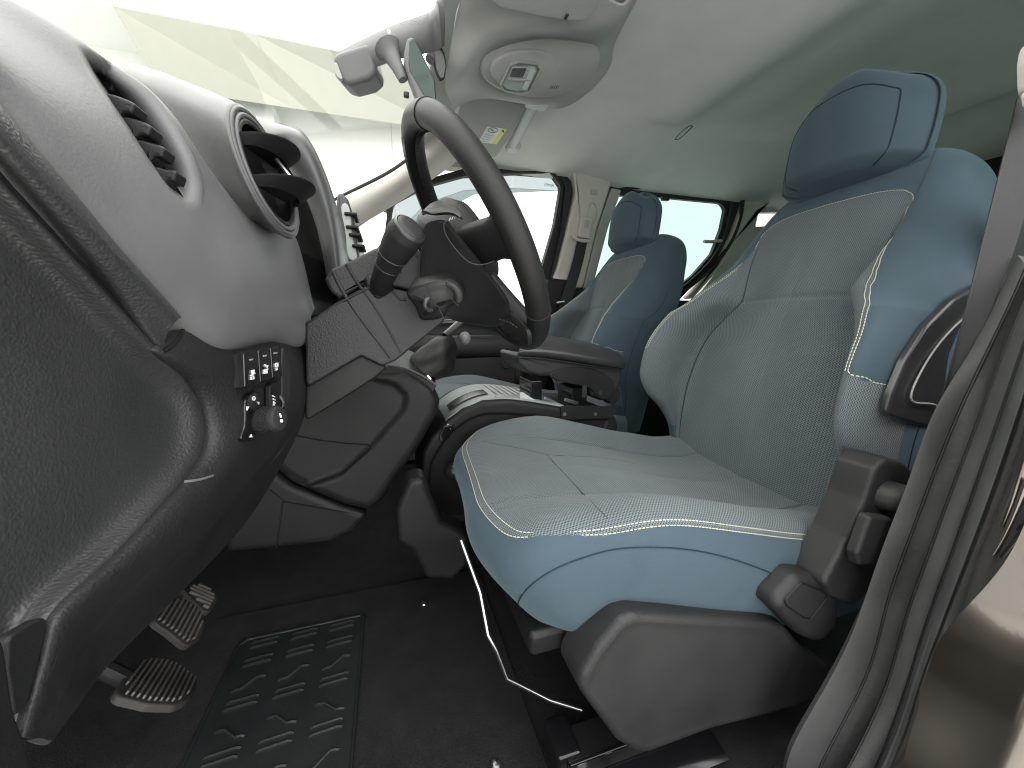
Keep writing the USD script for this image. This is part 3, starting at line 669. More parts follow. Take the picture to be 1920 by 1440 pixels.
tx = at(1020, 348, Y=YW + .048)
tm = meshkit.text_mesh('climair', .012, .0006); part(fd, 'deflector_lettering', (np.array(tm.vertices)[:, [0, 2, 1]] * [1, -1, 1] + tx, np.array(tm.faces)), 'plastic_black_fine')
# door card
card = patch([[(560, 590, 1.67), (800, 590, 1.67), (1060, 590, 1.67)], [(560, 606, 1.655), (800, 603, 1.655), (1060, 600, 1.655)], [(560, 632, 1.655), (800, 626, 1.65), (1060, 626, 1.65)],
              [(560, 642, 1.61), (800, 632, 1.605), (1060, 634, 1.605)], [(560, 672, 1.61), (800, 664, 1.60), (1060, 664, 1.60)], [(560, 680, 1.635), (800, 672, 1.635), (1060, 672, 1.635)], [(560, 900, 1.65), (800, 860, 1.65), (1060, 860, 1.65)]], 60, 60)
part(fd, 'door_card', slab(card, .03), 'plastic_charcoal')
part(fd, 'armrest_pad', plate([(855, 628), (1010, 628), (1012, 642), (880, 642), (862, 640)], ('Y', 1.598), .04, .012, 'r', r=.01), 'plastic_black')
part(fd, 'door_pocket', plate([(780, 676), (935, 668), (968, 676), (966, 800), (780, 800)], ('Y', 1.615), .03, .008, 'r', r=.03), 'plastic_charcoal')
c = at(949, 683, Y=1.605); part(fd, 'speaker_ring', torus(c, (0, 1, 0), .017, .003, 30, 8), 'plastic_black')
part(fd, 'speaker_cap', lathe([(.0005, 0), (.014, 0), (.016, .006)], c + np.array([0, -.001, 0]), (0, 1, 0), 24), 'plastic_charcoal')
part(fd, 'pull_handle', tube(spl(pts([(790, 612, 1.62), (840, 604, 1.60), (905, 608, 1.60), (950, 622, 1.62)]), 30), .012, 10), 'plastic_satin')
# door skin below the belt and round the windows
part(fd, 'outer_panel', box((-.75, YW + .03, -.62), (.95, YW + .06, .045)), 'paint_brown', False)
# A pillar and its trim
ap = thing('windscreen_pillar', 'cream trim of the far windscreen pillar above the passenger door', 'pillar')
part(ap, 'pillar_trim', slab(patch([[(560, 430, 1.60), (640, 371, 1.58), (735, 323, 1.55), (800, 268, 1.50), (838, 215, 1.45)], [(575, 445, 1.58), (652, 388, 1.56), (738, 342, 1.53), (806, 296, 1.50), (846, 240, 1.44)],
      [(600, 462, 1.60), (664, 428, 1.60), (740, 384, 1.60), (806, 340, 1.60), (860, 300, 1.56)]], 24, 50), .008), 'cream_plastic')
part(ap, 'screen_edge', tube(spl(pts([(560, 426, 1.61), (640, 368, 1.59), (735, 319, 1.56), (800, 264, 1.51), (836, 205, 1.45)]), 40), .006, 8), 'rubber')
# B pillar
bp = thing('door_pillar', 'pale trim of the far door pillar carrying the passenger seat belt', 'pillar', (.9, YW, FZ))
part(bp, 'upper_trim', plate([(1074, 318), (1149, 338), (1120, 430), (1094, 540), (1030, 540), (1046, 500), (1066, 420), (1080, 360)], ('Y', 1.65), .04, .012, 'r', r=.012), 'cream_plastic')
part(bp, 'side_trim', plate([(1147, 352), (1166, 356), (1140, 430), (1110, 545), (1094, 540), (1120, 430)], ('Y', 1.662), .04, .006, 'r', r=.005), 'grey_plastic')
part(bp, 'lower_trim', plate([(1026, 520), (1072, 524), (1060, 640), (1010, 760), (985, 760), (1000, 640)], ('Y', 1.645), .06, .012, 'r', r=.012), 'plastic_black_fine')
part(bp, 'top_button', plate([(1108, 354), (1122, 356), (1120, 366), (1106, 364)], ('Y', 1.648), .004, .001, 'r', r=.003), 'grey_plastic')
part(bp, 'belt_slot', tube(spl(pts([(1100, 418, 1.648), (1104, 390, 1.648), (1110, 380, 1.648), (1116, 384, 1.648), (1112, 420, 1.648)]), 30), .0022, 6), 'grey_plastic')
sb = thing('seat_belt', 'grey-black passenger seat belt hanging from the pale far pillar', 'seat belt', (.8, 1.6, .3))
part(sb, 'belt_slider', plate([(1090, 404), (1113, 408), (1107, 448), (1084, 444)], ('Y', 1.635), .012, .006, 'r', r=.008), 'cream_plastic')
part(sb, 'slider_opening', plate([(1098, 411), (1107, 413), (1103, 428), (1095, 426)], ('Y', 1.634), .003, .001, 'r', r=.003), 'grey_plastic')
part(sb, 'slider_foot', tube(spl(pts([(1074, 440, 1.63), (1082, 449, 1.63), (1096, 452, 1.63), (1106, 452, 1.63)]), 16), .008, 8), 'cream_plastic')
part(sb, 'webbing', ribbon(spl(pts([(1092, 450, 1.628), (1078, 510, 1.62), (1060, 570, 1.60), (1044, 640, 1.58)]), 30), .05), 'belt')
c = at(1044, 568, Y=1.6); part(sb, 'belt_stud', tube(np.array([c, c + [.03, -.02, .005]]), .006, 8), 'chrome_satin')
# sliding door
sd = thing('sliding_door', 'far sliding side door with green-tinted window and black seals', 'car door', (1.4, YW, FZ))
gs = [(1152, 366), (1240, 370), (1352, 381), (1360, 392), (1352, 430), (1335, 475), (1300, 515), (1262, 546), (1090, 560), (1110, 500), (1140, 400)]
os_ = [(1140, 348), (1240, 352), (1384, 370), (1388, 380), (1370, 440), (1345, 490), (1290, 545), (1262, 575), (1060, 590), (1090, 500), (1125, 400)]
part(sd, 'window_frame', holed(os_, [gs], ('Y', YW), .02, .012, .02), 'plastic_charcoal')
part(sd, 'window_glass', plate(gs, ('Y', YW + .012), .003, .001, 'p'), 'glass_rear')
part(sd, 'window_seal', tube(spl(pts([(1150, 359, 1.672), (1200, 352, 1.672), (1290, 360, 1.672), (1388, 372, 1.672)]), 40), .007, 8), 'rubber')
part(sd, 'window_seal', tube(spl(pts([(1392, 376, 1.665), (1384, 420, 1.665), (1360, 470, 1.665), (1320, 515, 1.665), (1262, 560, 1.665)]), 40), .011, 8), 'rubber')
part(sd, 'window_seal', tube(spl(pts([(1372, 378, 1.668), (1362, 430, 1.668), (1342, 475, 1.668), (1300, 522, 1.668), (1258, 556, 1.668)]), 40), .007, 8), 'rubber')
part(sd, 'window_latch', join(tube(pts([(1352, 452, 1.65), (1338, 453, 1.63), (1327, 453, 1.63)]), .008, 8), lathe([(.0005, 0), (.008, 0), (.008, .02), (.0005, .02)], at(1326, 453, Y=1.63), (-1, 0, 0), 12)), 'cream_plastic')
part(sd, 'roof_catch', rbox(at(1247, 374, Y=1.665), (.04, .02, .012), .004), 'plastic_black')
part(sd, 'door_card', box((.92, 1.66, FZ), (2.05, 1.70, .10)), 'plastic_charcoal', False)
part(sd, 'outer_panel', box((.955, 1.705, -.62), (2.05, 1.74, .10)), 'paint_brown', False)
cp = thing('rear_pillar', 'pale trim of the pillar behind the sliding door window', 'pillar', (1.9, YW, FZ))
part(cp, 'pillar_trim', plate([(1396, 376), (1450, 378), (1420, 398), (1398, 428), (1372, 480), (1300, 560), (1290, 560), (1345, 495), (1372, 440)], ('Y', 1.66), .05, .01, 'r', r=.008), 'cream_plastic')
rq = thing('rear_side_panel', 'rear quarter panel with its small window behind the pale pillar', 'side panel', (2.3, YW, FZ))
part(rq, 'quarter_frame', holed([(1390, 376), (1600, 388), (1600, 640), (1270, 600), (1320, 540), (1380, 460)], [[(1422, 399), (1455, 398), (1500, 400), (1470, 420), (1416, 426)]], ('Y', 1.70), .03, .01, .008), 'cream_plastic')
part(rq, 'quarter_glass', plate([(1412, 392), (1510, 392), (1480, 428), (1408, 432)], ('Y', 1.715), .003, .001, 'p'), 'glass_front')
# rear cross member and near rear window seen between seat and belt
rb = thing('rear_bench', 'rear bench seat in dark blue cloth behind the front seats', 'car seat', (1.6, .94, FZ))
part(rb, 'bench_back', rbox((1.86, .94, -.12), (.16, 1.32, .50), .06), 'blue_cloth', 30)
part(rb, 'bench_cushion', rbox((1.58, .94, -.34), (.50, 1.32, .16), .06), 'blue_cloth', 30)
for y in (.55, 1.33): part(rb, 'bench_headrest', rbox((1.88, y, .20), (.10, .26, .14), .04), 'blue_cloth', 30)
part(rb, 'bench_base', rbox((1.58, .94, -.52), (.44, 1.2, .2), .03), 'plastic_dark', 30)
nr_ = thing('near_rear_window', 'rear side window behind the driver seat, glimpsed beside the black belt', 'side window', (1.4, .2, .3))
nq = [np.array(a) for a in ([.98, .17, .62], [1.75, .17, .56], [1.8, .17, .08], [1.02, .17, .05])]
def wallq(y, x0, x1, z0, z1, t=.03): return box((x0, y - t, z0), (x1, y, z1))
part(nr_, 'window_glass', box((.92, .168, .05), (1.80, .172, .56)), 'glass_rear', False)
part(nr_, 'window_frame', join(box((.86, .15, .50), (2.6, .19, .62)), box((1.78, .15, -.05), (2.6, .19, .502)), box((.90, .15, -.05), (1.782, .19, .06))), 'plastic_dark', False)
part(nr_, 'side_trim', box((.86, .16, -.62), (2.6, .20, -.052)), 'plastic_charcoal', False)

# ---------------------------------------------------------------- windscreen, overhead console, mirror, visor
ws = thing('windscreen', 'large clear windscreen over the dashboard', 'windscreen', (-.4, .94, .4))
wsv = patch([[np.array([.13, .12, .60]), np.array([.12, .94, .665]), np.array([.13, 1.56, .60])], [np.array([-.25, .12, .45]), np.array([-.29, .94, .51]), np.array([-.25, 1.60, .45])], [np.array([-.68, .10, .20]), np.array([-.74, .94, .24]), np.array([-.68, 1.66, .20])]], 20, 30)
part(ws, 'glass', slab(wsv, .004), 'glass_clear', 60)
dt = patch([[(757, -30, .80), (812, -30, .80)], [(754, 12, .82), (806, 12, .82)], [(750, 46, .84), (803, 46, .84)]], 6, 6, kv=2, ku=1)
part(ws, 'dotted_band', slab(dt, .0008), 'window_dots')
oc = thing('overhead_console', 'pale grey overhead console with lamp and storage flap at the windscreen', 'overhead console', (.3, .94, .6))
shell = patch([[(905, -120, .70), (872, -20, .80), (858, 20, .86), (838, 130, .98), (836, 170, 1.05), (850, 205, 1.12)],
               [(960, -60, .74), (900, 20, .82), (882, 60, .88), (868, 130, .95), (870, 165, 1.02), (880, 190, 1.08)],
               [(1060, -40, .74), (980, 30, .80), (940, 62, .84), (905, 110, .93), (905, 150, 1.0), (915, 185, 1.07)],
               [(1160, 10, .76), (1130, 45, .80), (1080, 62, .84), (1010, 80, .92), (1000, 140, 1.0), (990, 196, 1.10)],
               [(1190, -20, .78), (1160, 46, .86), (1135, 78, .93), (1125, 110, .99), (1090, 160, 1.06), (1030, 196, 1.13)],
               [(1210, -30, .82), (1170, 46, .92), (1150, 90, 1.0), (1135, 130, 1.06), (1095, 180, 1.14), (1035, 205, 1.20)]], 70, 90)
part(oc, 'console_shell', slab(shell, .006), 'grey_plastic', 60)
pl_lamp = ((920, 70, .885), (1130, 80, .93), (1000, 185, 1.04))
part(oc, 'lamp_dome', plate([(903, 128), (916, 96), (952, 76), (1010, 70), (1080, 74), (1122, 92), (1126, 120), (1104, 152), (1060, 178), (1006, 186), (940, 172), (910, 152)], pl_lamp, .03, .010, 's', dome=.014), 'grey_plastic', 60)
part(oc, 'lamp_surround', plate([(920, 138), (932, 112), (968, 98), (1016, 98), (1052, 116), (1060, 140), (1040, 164), (1000, 178), (950, 166)], pl_lamp, .02, .006, 's', lift=.012, dome=.006), 'grey_plastic', 60)
lens = part(oc, 'lamp_lens', plate([(940, 162), (957, 124), (972, 118), (1006, 122), (1013, 130), (992, 174), (978, 178), (946, 170)], pl_lamp, .006, .002, 'r', r=.006, lift=.0235), 'lens_clear')
part(oc, 'lens_rim', holed([(938, 163), (956, 122), (971, 116), (1008, 120), (1015, 130), (993, 176), (978, 180), (944, 172)], [[(941, 162), (958, 124), (972, 119), (1006, 122), (1012, 130), (992, 173), (977, 177), (946, 170)]], pl_lamp, .006, .007, .006, lift=.0225), 'grey_plastic')
part(oc, 'lamp_reflector', plate([(944, 160), (960, 126), (1006, 126), (988, 172), (950, 168)], pl_lamp, .003, .001, 'r', r=.005, lift=.0200), 'pale_grey_plastic')
part(oc, 'lens_divider', plate([(952, 148), (994, 150), (993, 153), (951, 151)], pl_lamp, .002, .0005, 'p', lift=.0245), 'grey_plastic')
part(oc, 'reading_shade', plate([(962, 128), (988, 128), (980, 146), (956, 144)], pl_lamp, .002, .0006, 'r', r=.002, lift=.0212), 'mirror_grey')
part(oc, 'rocker', plate([(995, 130), (1006, 132), (988, 170), (978, 168)], pl_lamp, .004, .0015, 'r', r=.004, lift=.024), 'pale_grey_plastic')
for k in range(5):
    a = 1034 + k * 3.6; part(oc, 'microphone_slot', tube(np.array([P((a, 161, .985)), P((a - 3, 166, .985))]), .0008, 6), 'plastic_charcoal')
part(oc, 'storage_flap', plate([(918, 0), (936, 18), (1000, 32), (1075, 44), (1102, 42), (1118, 22), (1136, -16), (1150, -60), (930, -60)], ((918, 0, .75), (1110, 40, .78), (1000, -60, .69)), .02, .008, 'r', r=.02, lift=.012), 'grey_plastic', 60)
part(oc, 'flap_slot', rbox(at(1062, 31, Y=.745), (.006, .012, .003), .001), 'plastic_charcoal')
# mirror, sensor housing
mh = thing('sensor_housing', 'grey sensor housing along the top centre of the windscreen', 'sensor housing', (0, .94, .55))
part(mh, 'strip', slab(patch([[(636, 96, 1.08), (690, 68, 1.04), (750, 42, .98), (800, 24, .94), (812, 16, .93), (818, 0, .90)], [(640, 116, 1.06), (692, 94, 1.02), (752, 66, .96), (800, 48, .92), (813, 44, .92), (824, 30, .90)],
       [(650, 132, 1.06), (705, 126, 1.03), (752, 110, .98), (800, 100, .95), (815, 96, .95), (828, 90, .94)]], 20, 50), .012), 'mirror_grey')
part(mh, 'sensor_box', plate([(622, 104), (634, 96), (690, 78), (698, 94), (705, 124), (704, 138), (690, 150), (656, 159), (640, 154), (628, 142)], ((622, 104, 1.04), (705, 124, 1.02), (656, 159, 1.04)), .07, .012, 'r', r=.012), 'mirror_grey')
part(mh, 'sensor_face', plate([(624, 108), (632, 118), (645, 152), (634, 146), (628, 138)], ((624, 108, 1.032), (645, 152, 1.032), (628, 138, 1.032)), .01, .002, 'r', r=.004), 'grey_plastic')
c = at(729, 59, Y=.955); part(mh, 'screw', lathe([(.0005, 0), (.004, 0), (.004, -.002)], c, c / np.linalg.norm(c) * -1, 12), 'white_ink')
part(mh, 'mirror_stem', tube(spl(pts([(728, 92, .98), (738, 112, .97), (748, 132, .96), (756, 150, .955)]), 14), [.030, .026, .022, .019, .017, .016, .015, .014, .013, .013, .012, .012, .011, .010], 14), 'mirror_grey')
rm = thing('rear_view_mirror', 'rear-view mirror seen edge-on above the steering wheel', 'mirror', (.1, .94, .5))
mo = [(763, 70), (772, 66), (778, 70), (816, 148), (820, 198), (812, 214), (800, 204), (784, 190), (762, 132), (756, 112), (757, 94)]
pm = ((763, 70, .935), (820, 170, .93), (762, 132, .935))
part(rm, 'mirror_shell', plate(mo, pm, .03, .008, 'r', r=.008), 'mirror_grey')
part(rm, 'mirror_face', plate([(768, 78), (775, 70), (814, 150), (818, 196), (812, 208), (768, 132), (766, 116)], pm, .004, .001, 'r', r=.004, lift=.0012), 'mirror_glass')
part(rm, 'mirror_tab', rbox(at(762, 178, Y=.95), (.012, .012, .01), .003), 'plastic_black')
part(rm, 'mirror_arm', tube(pts([(806, 112, .955), (812, 98, .965), (822, 78, .975)]), .010, 12), 'mirror_grey')
cm = thing('child_mirror', 'small grey observation mirror beside the rear-view mirror', 'mirror', (.13, .94, .55))
pc = ((808, 88, .95), (840, 120, .96), (822, 150, .97))
part(cm, 'mirror_shell', plate([(812, 74), (822, 76), (834, 98), (838, 122), (834, 148), (826, 154), (818, 140), (808, 100)], pc, .014, .005, 'r', r=.006), 'plastic_charcoal')
part(cm, 'mirror_face', plate([(812, 90), (820, 84), (832, 104), (836, 124), (832, 146), (826, 146), (818, 128)], pc, .003, .001, 'r', r=.004, lift=.001), 'mirror_grey')
part(cm, 'mirror_base', tube(pts([(798, 84, .96), (808, 74, .955), (816, 66, .95)]), .010, 12), 'plastic_charcoal')
# visor
sv = thing('sun_visor', 'grey passenger sun visor with a warning sticker', 'sun visor', (.4, 1.35, .55))
pv = ((866, 182, 1.17), (1006, 196, 1.22), (905, 298, 1.45))
part(sv, 'visor_pad', plate([(866, 184), (905, 180), (990, 196), (992, 206), (982, 222), (940, 282), (930, 296), (905, 300), (880, 298), (850, 248), (852, 236)], pv, .018, .006, 'r', r=.02), 'grey_plastic')
st = [(914, 237), (951, 242), (931, 271), (897, 266)]
part(sv, 'warning_sticker', plate(st, pv, .0006, .0002, 'p', lift=.0008), 'white_label')
part(sv, 'sticker_band', plate([(942, 241), (951, 242), (931, 271), (922, 269.6)], pv, .0005, .0002, 'p', lift=.0012), 'yellow_ink')
o_, n_ = plane_of(pv)
def onp(a, b, l=.0012): r_ = ray(a, b); return r_ * ((o_ + n_ * l) @ n_ / (r_ @ n_))
part(sv, 'sticker_symbol', tube(np.array([onp(924 + 9 * math.cos(a), 244 + 4.4 * math.sin(a)) for a in np.linspace(0, 2 * np.pi, 24, endpoint=False)]), .0008, 5, closed=True), 'plastic_charcoal')
part(sv, 'sticker_symbol', tube(np.array([onp(920, 242), onp(926, 246)]), .0012, 5), 'plastic_charcoal')
part(sv, 'warning_triangle', plate([(940, 246), (944, 243), (946, 249)], pv, .0004, .0001, 'p', lift=.0016), 'plastic_charcoal')
for k in range(4): part(sv, 'sticker_text', tube(np.array([onp(910 - k * 3.5, 252 + k * 4), onp(926 - k * 3.2, 255 + k * 3.8)]), .0006, 4), 'grey_ink')
part(sv, 'visor_hinge', tube(pts([(852, 174, 1.16), (862, 177, 1.16), (874, 180, 1.17)]), .009, 10), 'grey_plastic')
vb = thing('visor_rail', 'pale round support bar along the far edge of the sun visor', 'visor bar', (.45, 1.3, .6))
part(vb, 'bar', tube(spl(pts([(1012, 186, 1.17), (998, 205, 1.22), (975, 245, 1.33), (962, 270, 1.42)]), 20), [.016] * 17 + [.018, .02, .018], 14), 'pale_grey_plastic')
part(vb, 'bar_foot', rbox(at(962, 276, Y=1.43), (.05, .05, .03), .014), 'pale_grey_plastic')
part(vb, 'bar_bracket', rbox(at(1010, 191, Y=1.15), (.07, .06, .02), .009), 'pale_grey_plastic')
# ---------------------------------------------------------------- dashboard
from scipy.ndimage import gaussian_filter
db = thing('dashboard', 'grey and black moulded dashboard with air vents, seen from its driver end', 'dashboard', (-.2, .5, 0))
A = [(-60, -22, 'X', -.18), (20, 18, 'X', -.17), (130, 80, 'X', -.16), (230, 150, 'X', -.15), (300, 206, 'X', -.14), (350, 275, 'X', -.13), (396, 340, 'X', -.125), (440, 394, 'X', -.12), (487, 430, 'X', -.115), (542, 438, 'X', -.112), (572, 545, 'X', -.108), (580, 575, 'X', -.106)]
B = [(-60, 126, 'X', -.14), (20, 212, 'X', -.137), (80, 284, 'X', -.134), (150, 366, 'X', -.131), (220, 452, 'X', -.128), (290, 532, 'X', -.126), (345, 592, 'X', -.124), (395, 632, 'X', -.120), (450, 640, 'X', -.116), (515, 628, 'X', -.112), (552, 640, 'X', -.108), (566, 640, 'X', -.106)]
pA, pB = pts(A), pts(B)
Mid = [tuple([a[0] * .5 + b[0] * .5 + 4, a[1] * .5 + b[1] * .5, 'X', a[3] * .42 + b[3] * .58 + .006]) for a, b in zip(A, B)]
Mid2 = [tuple([a[0] * .8 + b[0] * .2 + 3, a[1] * .8 + b[1] * .2, 'X', a[3] * .78 + b[3] * .22 + .005]) for a, b in zip(A, B)]
back = [p + np.array([-.04, .012, -.004]) for p in pA]; back2 = [p + np.array([-.14, .05, -.03]) for p in pA]; back3 = [p + np.array([-.40, .12, -.10]) for p in pA]
Bin = [p + np.array([-.012, .004, -.003]) for p in pB]
D = patch([back3, back2, back, A, Mid2, Mid, B, Bin], 340, 520)
q = proj(D.reshape(-1, 3)).reshape(D.shape[0], D.shape[1], 2)
# the oval recess of the side vent: steep along its door side, sloping out to a ridge on the other
Lc = spl(np.array([(132, 92), (150, 122), (172, 160), (205, 208), (240, 262), (272, 310), (302, 350), (335, 385)], float), 80); Rc = spl(np.array([(138, 86), (190, 112), (232, 146), (275, 188), (312, 240), (342, 296), (362, 352), (352, 410)], float), 80)
yl = np.interp(q[..., 1], Lc[:, 1], Lc[:, 0], left=9999, right=9999); yr = np.interp(q[..., 1], Rc[:, 1], Rc[:, 0], left=-9999, right=-9999)
wd = np.maximum(yr - yl, 1e-6); u = (q[..., 0] - yl) / wd
end = np.clip((q[..., 1] - 92) / 40, 0, 1) * np.clip((405 - q[..., 1]) / 110, 0, 1)
prof = np.where((u > 0) & (u < 1), np.clip(u / .06, 0, 1) * (lambda k: k * k * (3 - 2 * k))(np.clip((1.02 - u) / .62, 0, 1)), 0) * end
rowok = (np.arange(D.shape[0]) > 80)[:, None]
D0 = D[81:].copy(); q0 = q[81:]
def baseX(x, y): return D0[np.unravel_index(np.argmin((q0[..., 0] - x) ** 2 + (q0[..., 1] - y) ** 2), q0.shape[:2])][0]
prof = prof * np.clip(wd / 60, 0, 1)
D = D + D / np.linalg.norm(D, axis=2, keepdims=True) * gaussian_filter(.068 * prof * rowok, 2.2)[..., None]
ridge = np.exp(-((u - 1.0) / .10) ** 2) * end * .0022 * np.clip(wd / 60, 0, 1) * rowok
D[..., 0] += ridge
part(db, 'upper_pad', slab(D, .004), 'dash_grey', 50)
o, n = np.array([-.158, .27, .1]), None
# dark duct inside the recess and its five fins
def vx(x, y, d): return at(x, y, X=baseX(x, y) - d)
sv_ = part(db, 'side_vent', slab(patch([[vx(146, 118, .010), vx(200, 206, .012), vx(258, 298, .012), vx(336, 388, .004)], [vx(163, 124, .010), vx(222, 203, .012), vx(284, 290, .010), vx(337, 386, .004)],
     [vx(180, 128, .010), vx(242, 196, .012), vx(304, 290, .009), vx(335, 380, .004)]], 30, 60), .004), 'plastic_dark')
for (ax, ay), (bx, by) in [((160, 139), (216, 156)), ((192, 180), (253, 197)), ((222, 222), (284, 239)), ((254, 267), (309, 280)), ((282, 317), (331, 325))]:
    w_ = bx - ax; p0 = vx(ax + w_ * .45, ay + 10, -.0005); Yf = p0[1]
    ol = [(ax - 8, ay - 5), (ax + w_ * .25, ay - 5), (ax + w_ * .62, ay + (by - ay) * .25 - 2), (ax + w_ * .92, by - 6), (bx, by), (bx - 2, by + 6), (bx - w_ * .12, by + 14), (bx - w_ * .34, by + 13), (ax + w_ * .45, ay + 36), (ax + w_ * .30, ay + 30), (ax, ay + 12)]
    part(sv_, 'slat', plate(ol, ('Y', Yf), .012, .0018, 's', n=110), 'plastic_black_fine', 50)
# strip between grey pad and end panel
G0 = [(-60, 250), (0, 330), (60, 395), (130, 470), (200, 545), (262, 612), (303, 655)]
def GX(x, y): return (x, y, 'X', -.128 - .00006 * max(300 - x, 0))
Bs = [p + np.array([-.001, 0, -.001]) for p in pB[:7]]
stripm = [at(a, b, X=-.122) for a, b in [(-60, 175), (0, 245), (62, 318), (132, 398), (202, 480), (268, 556), (318, 618)]]
strip2 = [at(a, b, X=-.126) for a, b in [(-60, 215), (0, 290), (62, 358), (132, 434), (202, 512), (265, 584), (310, 636)]]
stg = [P(GX(*g)) for g in G0]
S = patch([Bs, stripm, strip2, stg, [p + np.array([-.012, .004, 0]) for p in stg]], 50, 120)
part(db, 'edge_roll', slab(S, .004), 'plastic_black_coarse', 50)
# end panel facing the open door
G = [(-60, 252), (0, 334), (60, 399), (130, 474), (200, 549), (262, 616), (303, 659), (345, 703), (378, 752), (389, 800), (382, 848), (350, 900), (300, 958), (200, 1062), (104, 1160), (86, 1220), (66, 1300), (42, 1380), (20, 1460)]
def GE(x, y, d=0): return (x, y, 'X', -.130 - d)
gin = [at(a - 1.5, b + 1.5, X=-.133) for a, b in G]
g0 = [p + np.array([-.006, .006, 0]) for p in gin]
c1 = np.array([[max(a - 30 - 8 * (b > 500), -70), b + 12] for a, b in G]); 
def inset(sh, X, k): return [at(max(a - sh, -130 - .2 * sh), 700 + (b - 700) * (1 - .02 * k), X=X) for a, b in G]
EP = patch([g0, gin, inset(6, -.1290, 0), inset(22, -.1305, .3), inset(60, -.1375, 1), inset(130, -.1415, 2), inset(210, -.1425, 3), inset(300, -.1440, 4), inset(420, -.147, 5)], 130, 220)
part(db, 'sill_seal', plate([(-90, 1120), (0, 1176), (14, 1215), (30, 1330), (56, 1400), (70, 1475), (-90, 1475)], ('X', -.124), .006, .002, 'r', r=.002), 'plastic_dark')
part(db, 'end_panel', slab(EP, .004), 'plastic_black_coarse', 60)
part(db, 'end_pad', plate([(-80, 700), (10, 680), (28, 700), (38, 764), (30, 772), (-80, 776)], ((-80, 700, 'X', -.1525), (38, 764, 'X', -.1475), (-80, 776, 'X', -.1535)), .003, .001, 'r', r=.003), 'plastic_black_fine')
part(db, 'foot_panel', plate([(14, 1195), (80, 1156), (92, 1160), (78, 1230), (40, 1370), (30, 1366), (14, 1260)], ((14, 1195, 'X', -.128), (86, 1160, 'X', -.1275), (35, 1360, 'X', -.1265)), .004, .0012, 'r', r=.003), 'plastic_dark')
part(db, 'groove', tube(np.array([p + np.array([.0003, -.0003, 0]) for p in spl(np.array(gin), 160)]), .0016, 8), 'plastic_dark')
# lower dashboard: switch panel running down into the knee trim
L1 = [(347, 596), (322, 640), (306, 660), (347, 701), (382, 752), (392, 800), (385, 850), (352, 905), (302, 962), (205, 1064), (110, 1160), (92, 1220), (72, 1300), (48, 1384)]
nL = len(L1)
cA = [at(a, b, X=-.126) for a, b in L1]
cA0 = [p + np.array([-.010, .006, 0]) for p in cA]
cB = [at(a, b, X=x) for a, b, x in [(395, 634, -.1225), (392, 660, -.119), (405, 690, -.117), (430, 720, -.115), (446, 760, -.114), (448, 800, -.114), (430, 860, -.116), (392, 915, -.120), (340, 972, -.122), (242, 1068, -.125), (150, 1160, -.127), (128, 1225, -.129), (104, 1300, -.131), (72, 1384, -.133)]]
cC = [at(a, b, X=x) for a, b, x in [(452, 642, -.1185), (460, 668, -.1135), (466, 700, -.1115), (484, 730, -.111), (492, 765, -.111), (490, 805, -.113), (466, 866, -.119), (425, 922, -.125), (372, 978, -.129), (275, 1072, -.133), (172, 1166, -.134), (146, 1230, -.135), (118, 1304, -.137), (84, 1386, -.139)]]
cD = [at(a, b, X=x) for a, b, x in [(516, 630, -.1145), (534, 658, -.1095), (540, 700, -.106), (540, 740, -.106), (540, 772, -.108), (528, 812, -.114), (494, 872, -.124), (452, 926, -.133), (398, 985, -.139), (300, 1078, -.144), (190, 1176, -.146), (160, 1236, -.147), (130, 1308, -.149), (92, 1388, -.15)]]
cE = [at(a, b, X=x) for a, b, x in [(556, 640, -.111), (572, 662, -.106), (572, 705, -.105), (570, 745, -.107), (556, 790, -.114), (532, 830, -.124), (500, 885, -.140), (458, 938, -.152), (402, 998, -.162), (305, 1092, -.172), (200, 1196, -.176), (168, 1252, -.178), (136, 1322, -.18), (96, 1390, -.182)]]
cF = [at(a, b, X=x) for a, b, x in [(576, 650, -.116), (578, 672, -.112), (576, 712, -.112), (572, 760, -.116), (556, 812, -.126), (534, 860, -.14), (500, 920, -.158), (462, 978, -.172), (412, 1036, -.186), (318, 1132, -.2), (222, 1228, -.206), (184, 1268, -.208), (140, 1320, -.21), (62, 1394, -.212)]]
cG = [p + np.array([-.05, .03, .012]) for p in cF]
LW = patch([cA0, cA, cB, cC, cD, cE, cF, cG], 200, 260)
# shallow folds along the lower trim
import shapely
def fold(V, line, amount, w):
    l = shapely.LineString(line); q_ = proj(V.reshape(-1, 3)); d_ = shapely.distance(l, shapely.points(q_))
    n_ = shapely.line_locate_point(l, shapely.points(q_)); a_ = shapely.get_coordinates(shapely.line_interpolate_point(l, np.maximum(n_ - 2, 0))); b_ = shapely.get_coordinates(shapely.line_interpolate_point(l, n_ + 2))
    sg = np.sign((b_[:, 0] - a_[:, 0]) * (q_[:, 1] - a_[:, 1]) - (b_[:, 1] - a_[:, 1]) * (q_[:, 0] - a_[:, 0]))
    k = np.clip(-sg * d_ / w + .5, 0, 1); fade = np.clip(np.minimum(n_, l.length - n_) / 60, 0, 1) * np.clip((140 - d_) / 90, 0, 1)
    W = V.reshape(-1, 3); return (W + W / np.linalg.norm(W, axis=1, keepdims=True) * (amount * k * k * (3 - 2 * k) * fade)[:, None]).reshape(V.shape)
LW = fold(LW, [(575, 780), (530, 832), (480, 893), (430, 948), (350, 1022), (250, 1112), (160, 1200), (120, 1300)], .030, 9)
LW = fold(LW, [(556, 800), (520, 852), (482, 904), (440, 950)], -.014, 7)
part(db, 'lower_panel', slab(LW, .004), 'plastic_black', 50)
part(db, 'panel_gap', tube(np.r_[on_surface(LW, [(347, 596), (343, 618), (330, 640), (306, 658)], 20, .0)], .0014, 6), 'plastic_dark')
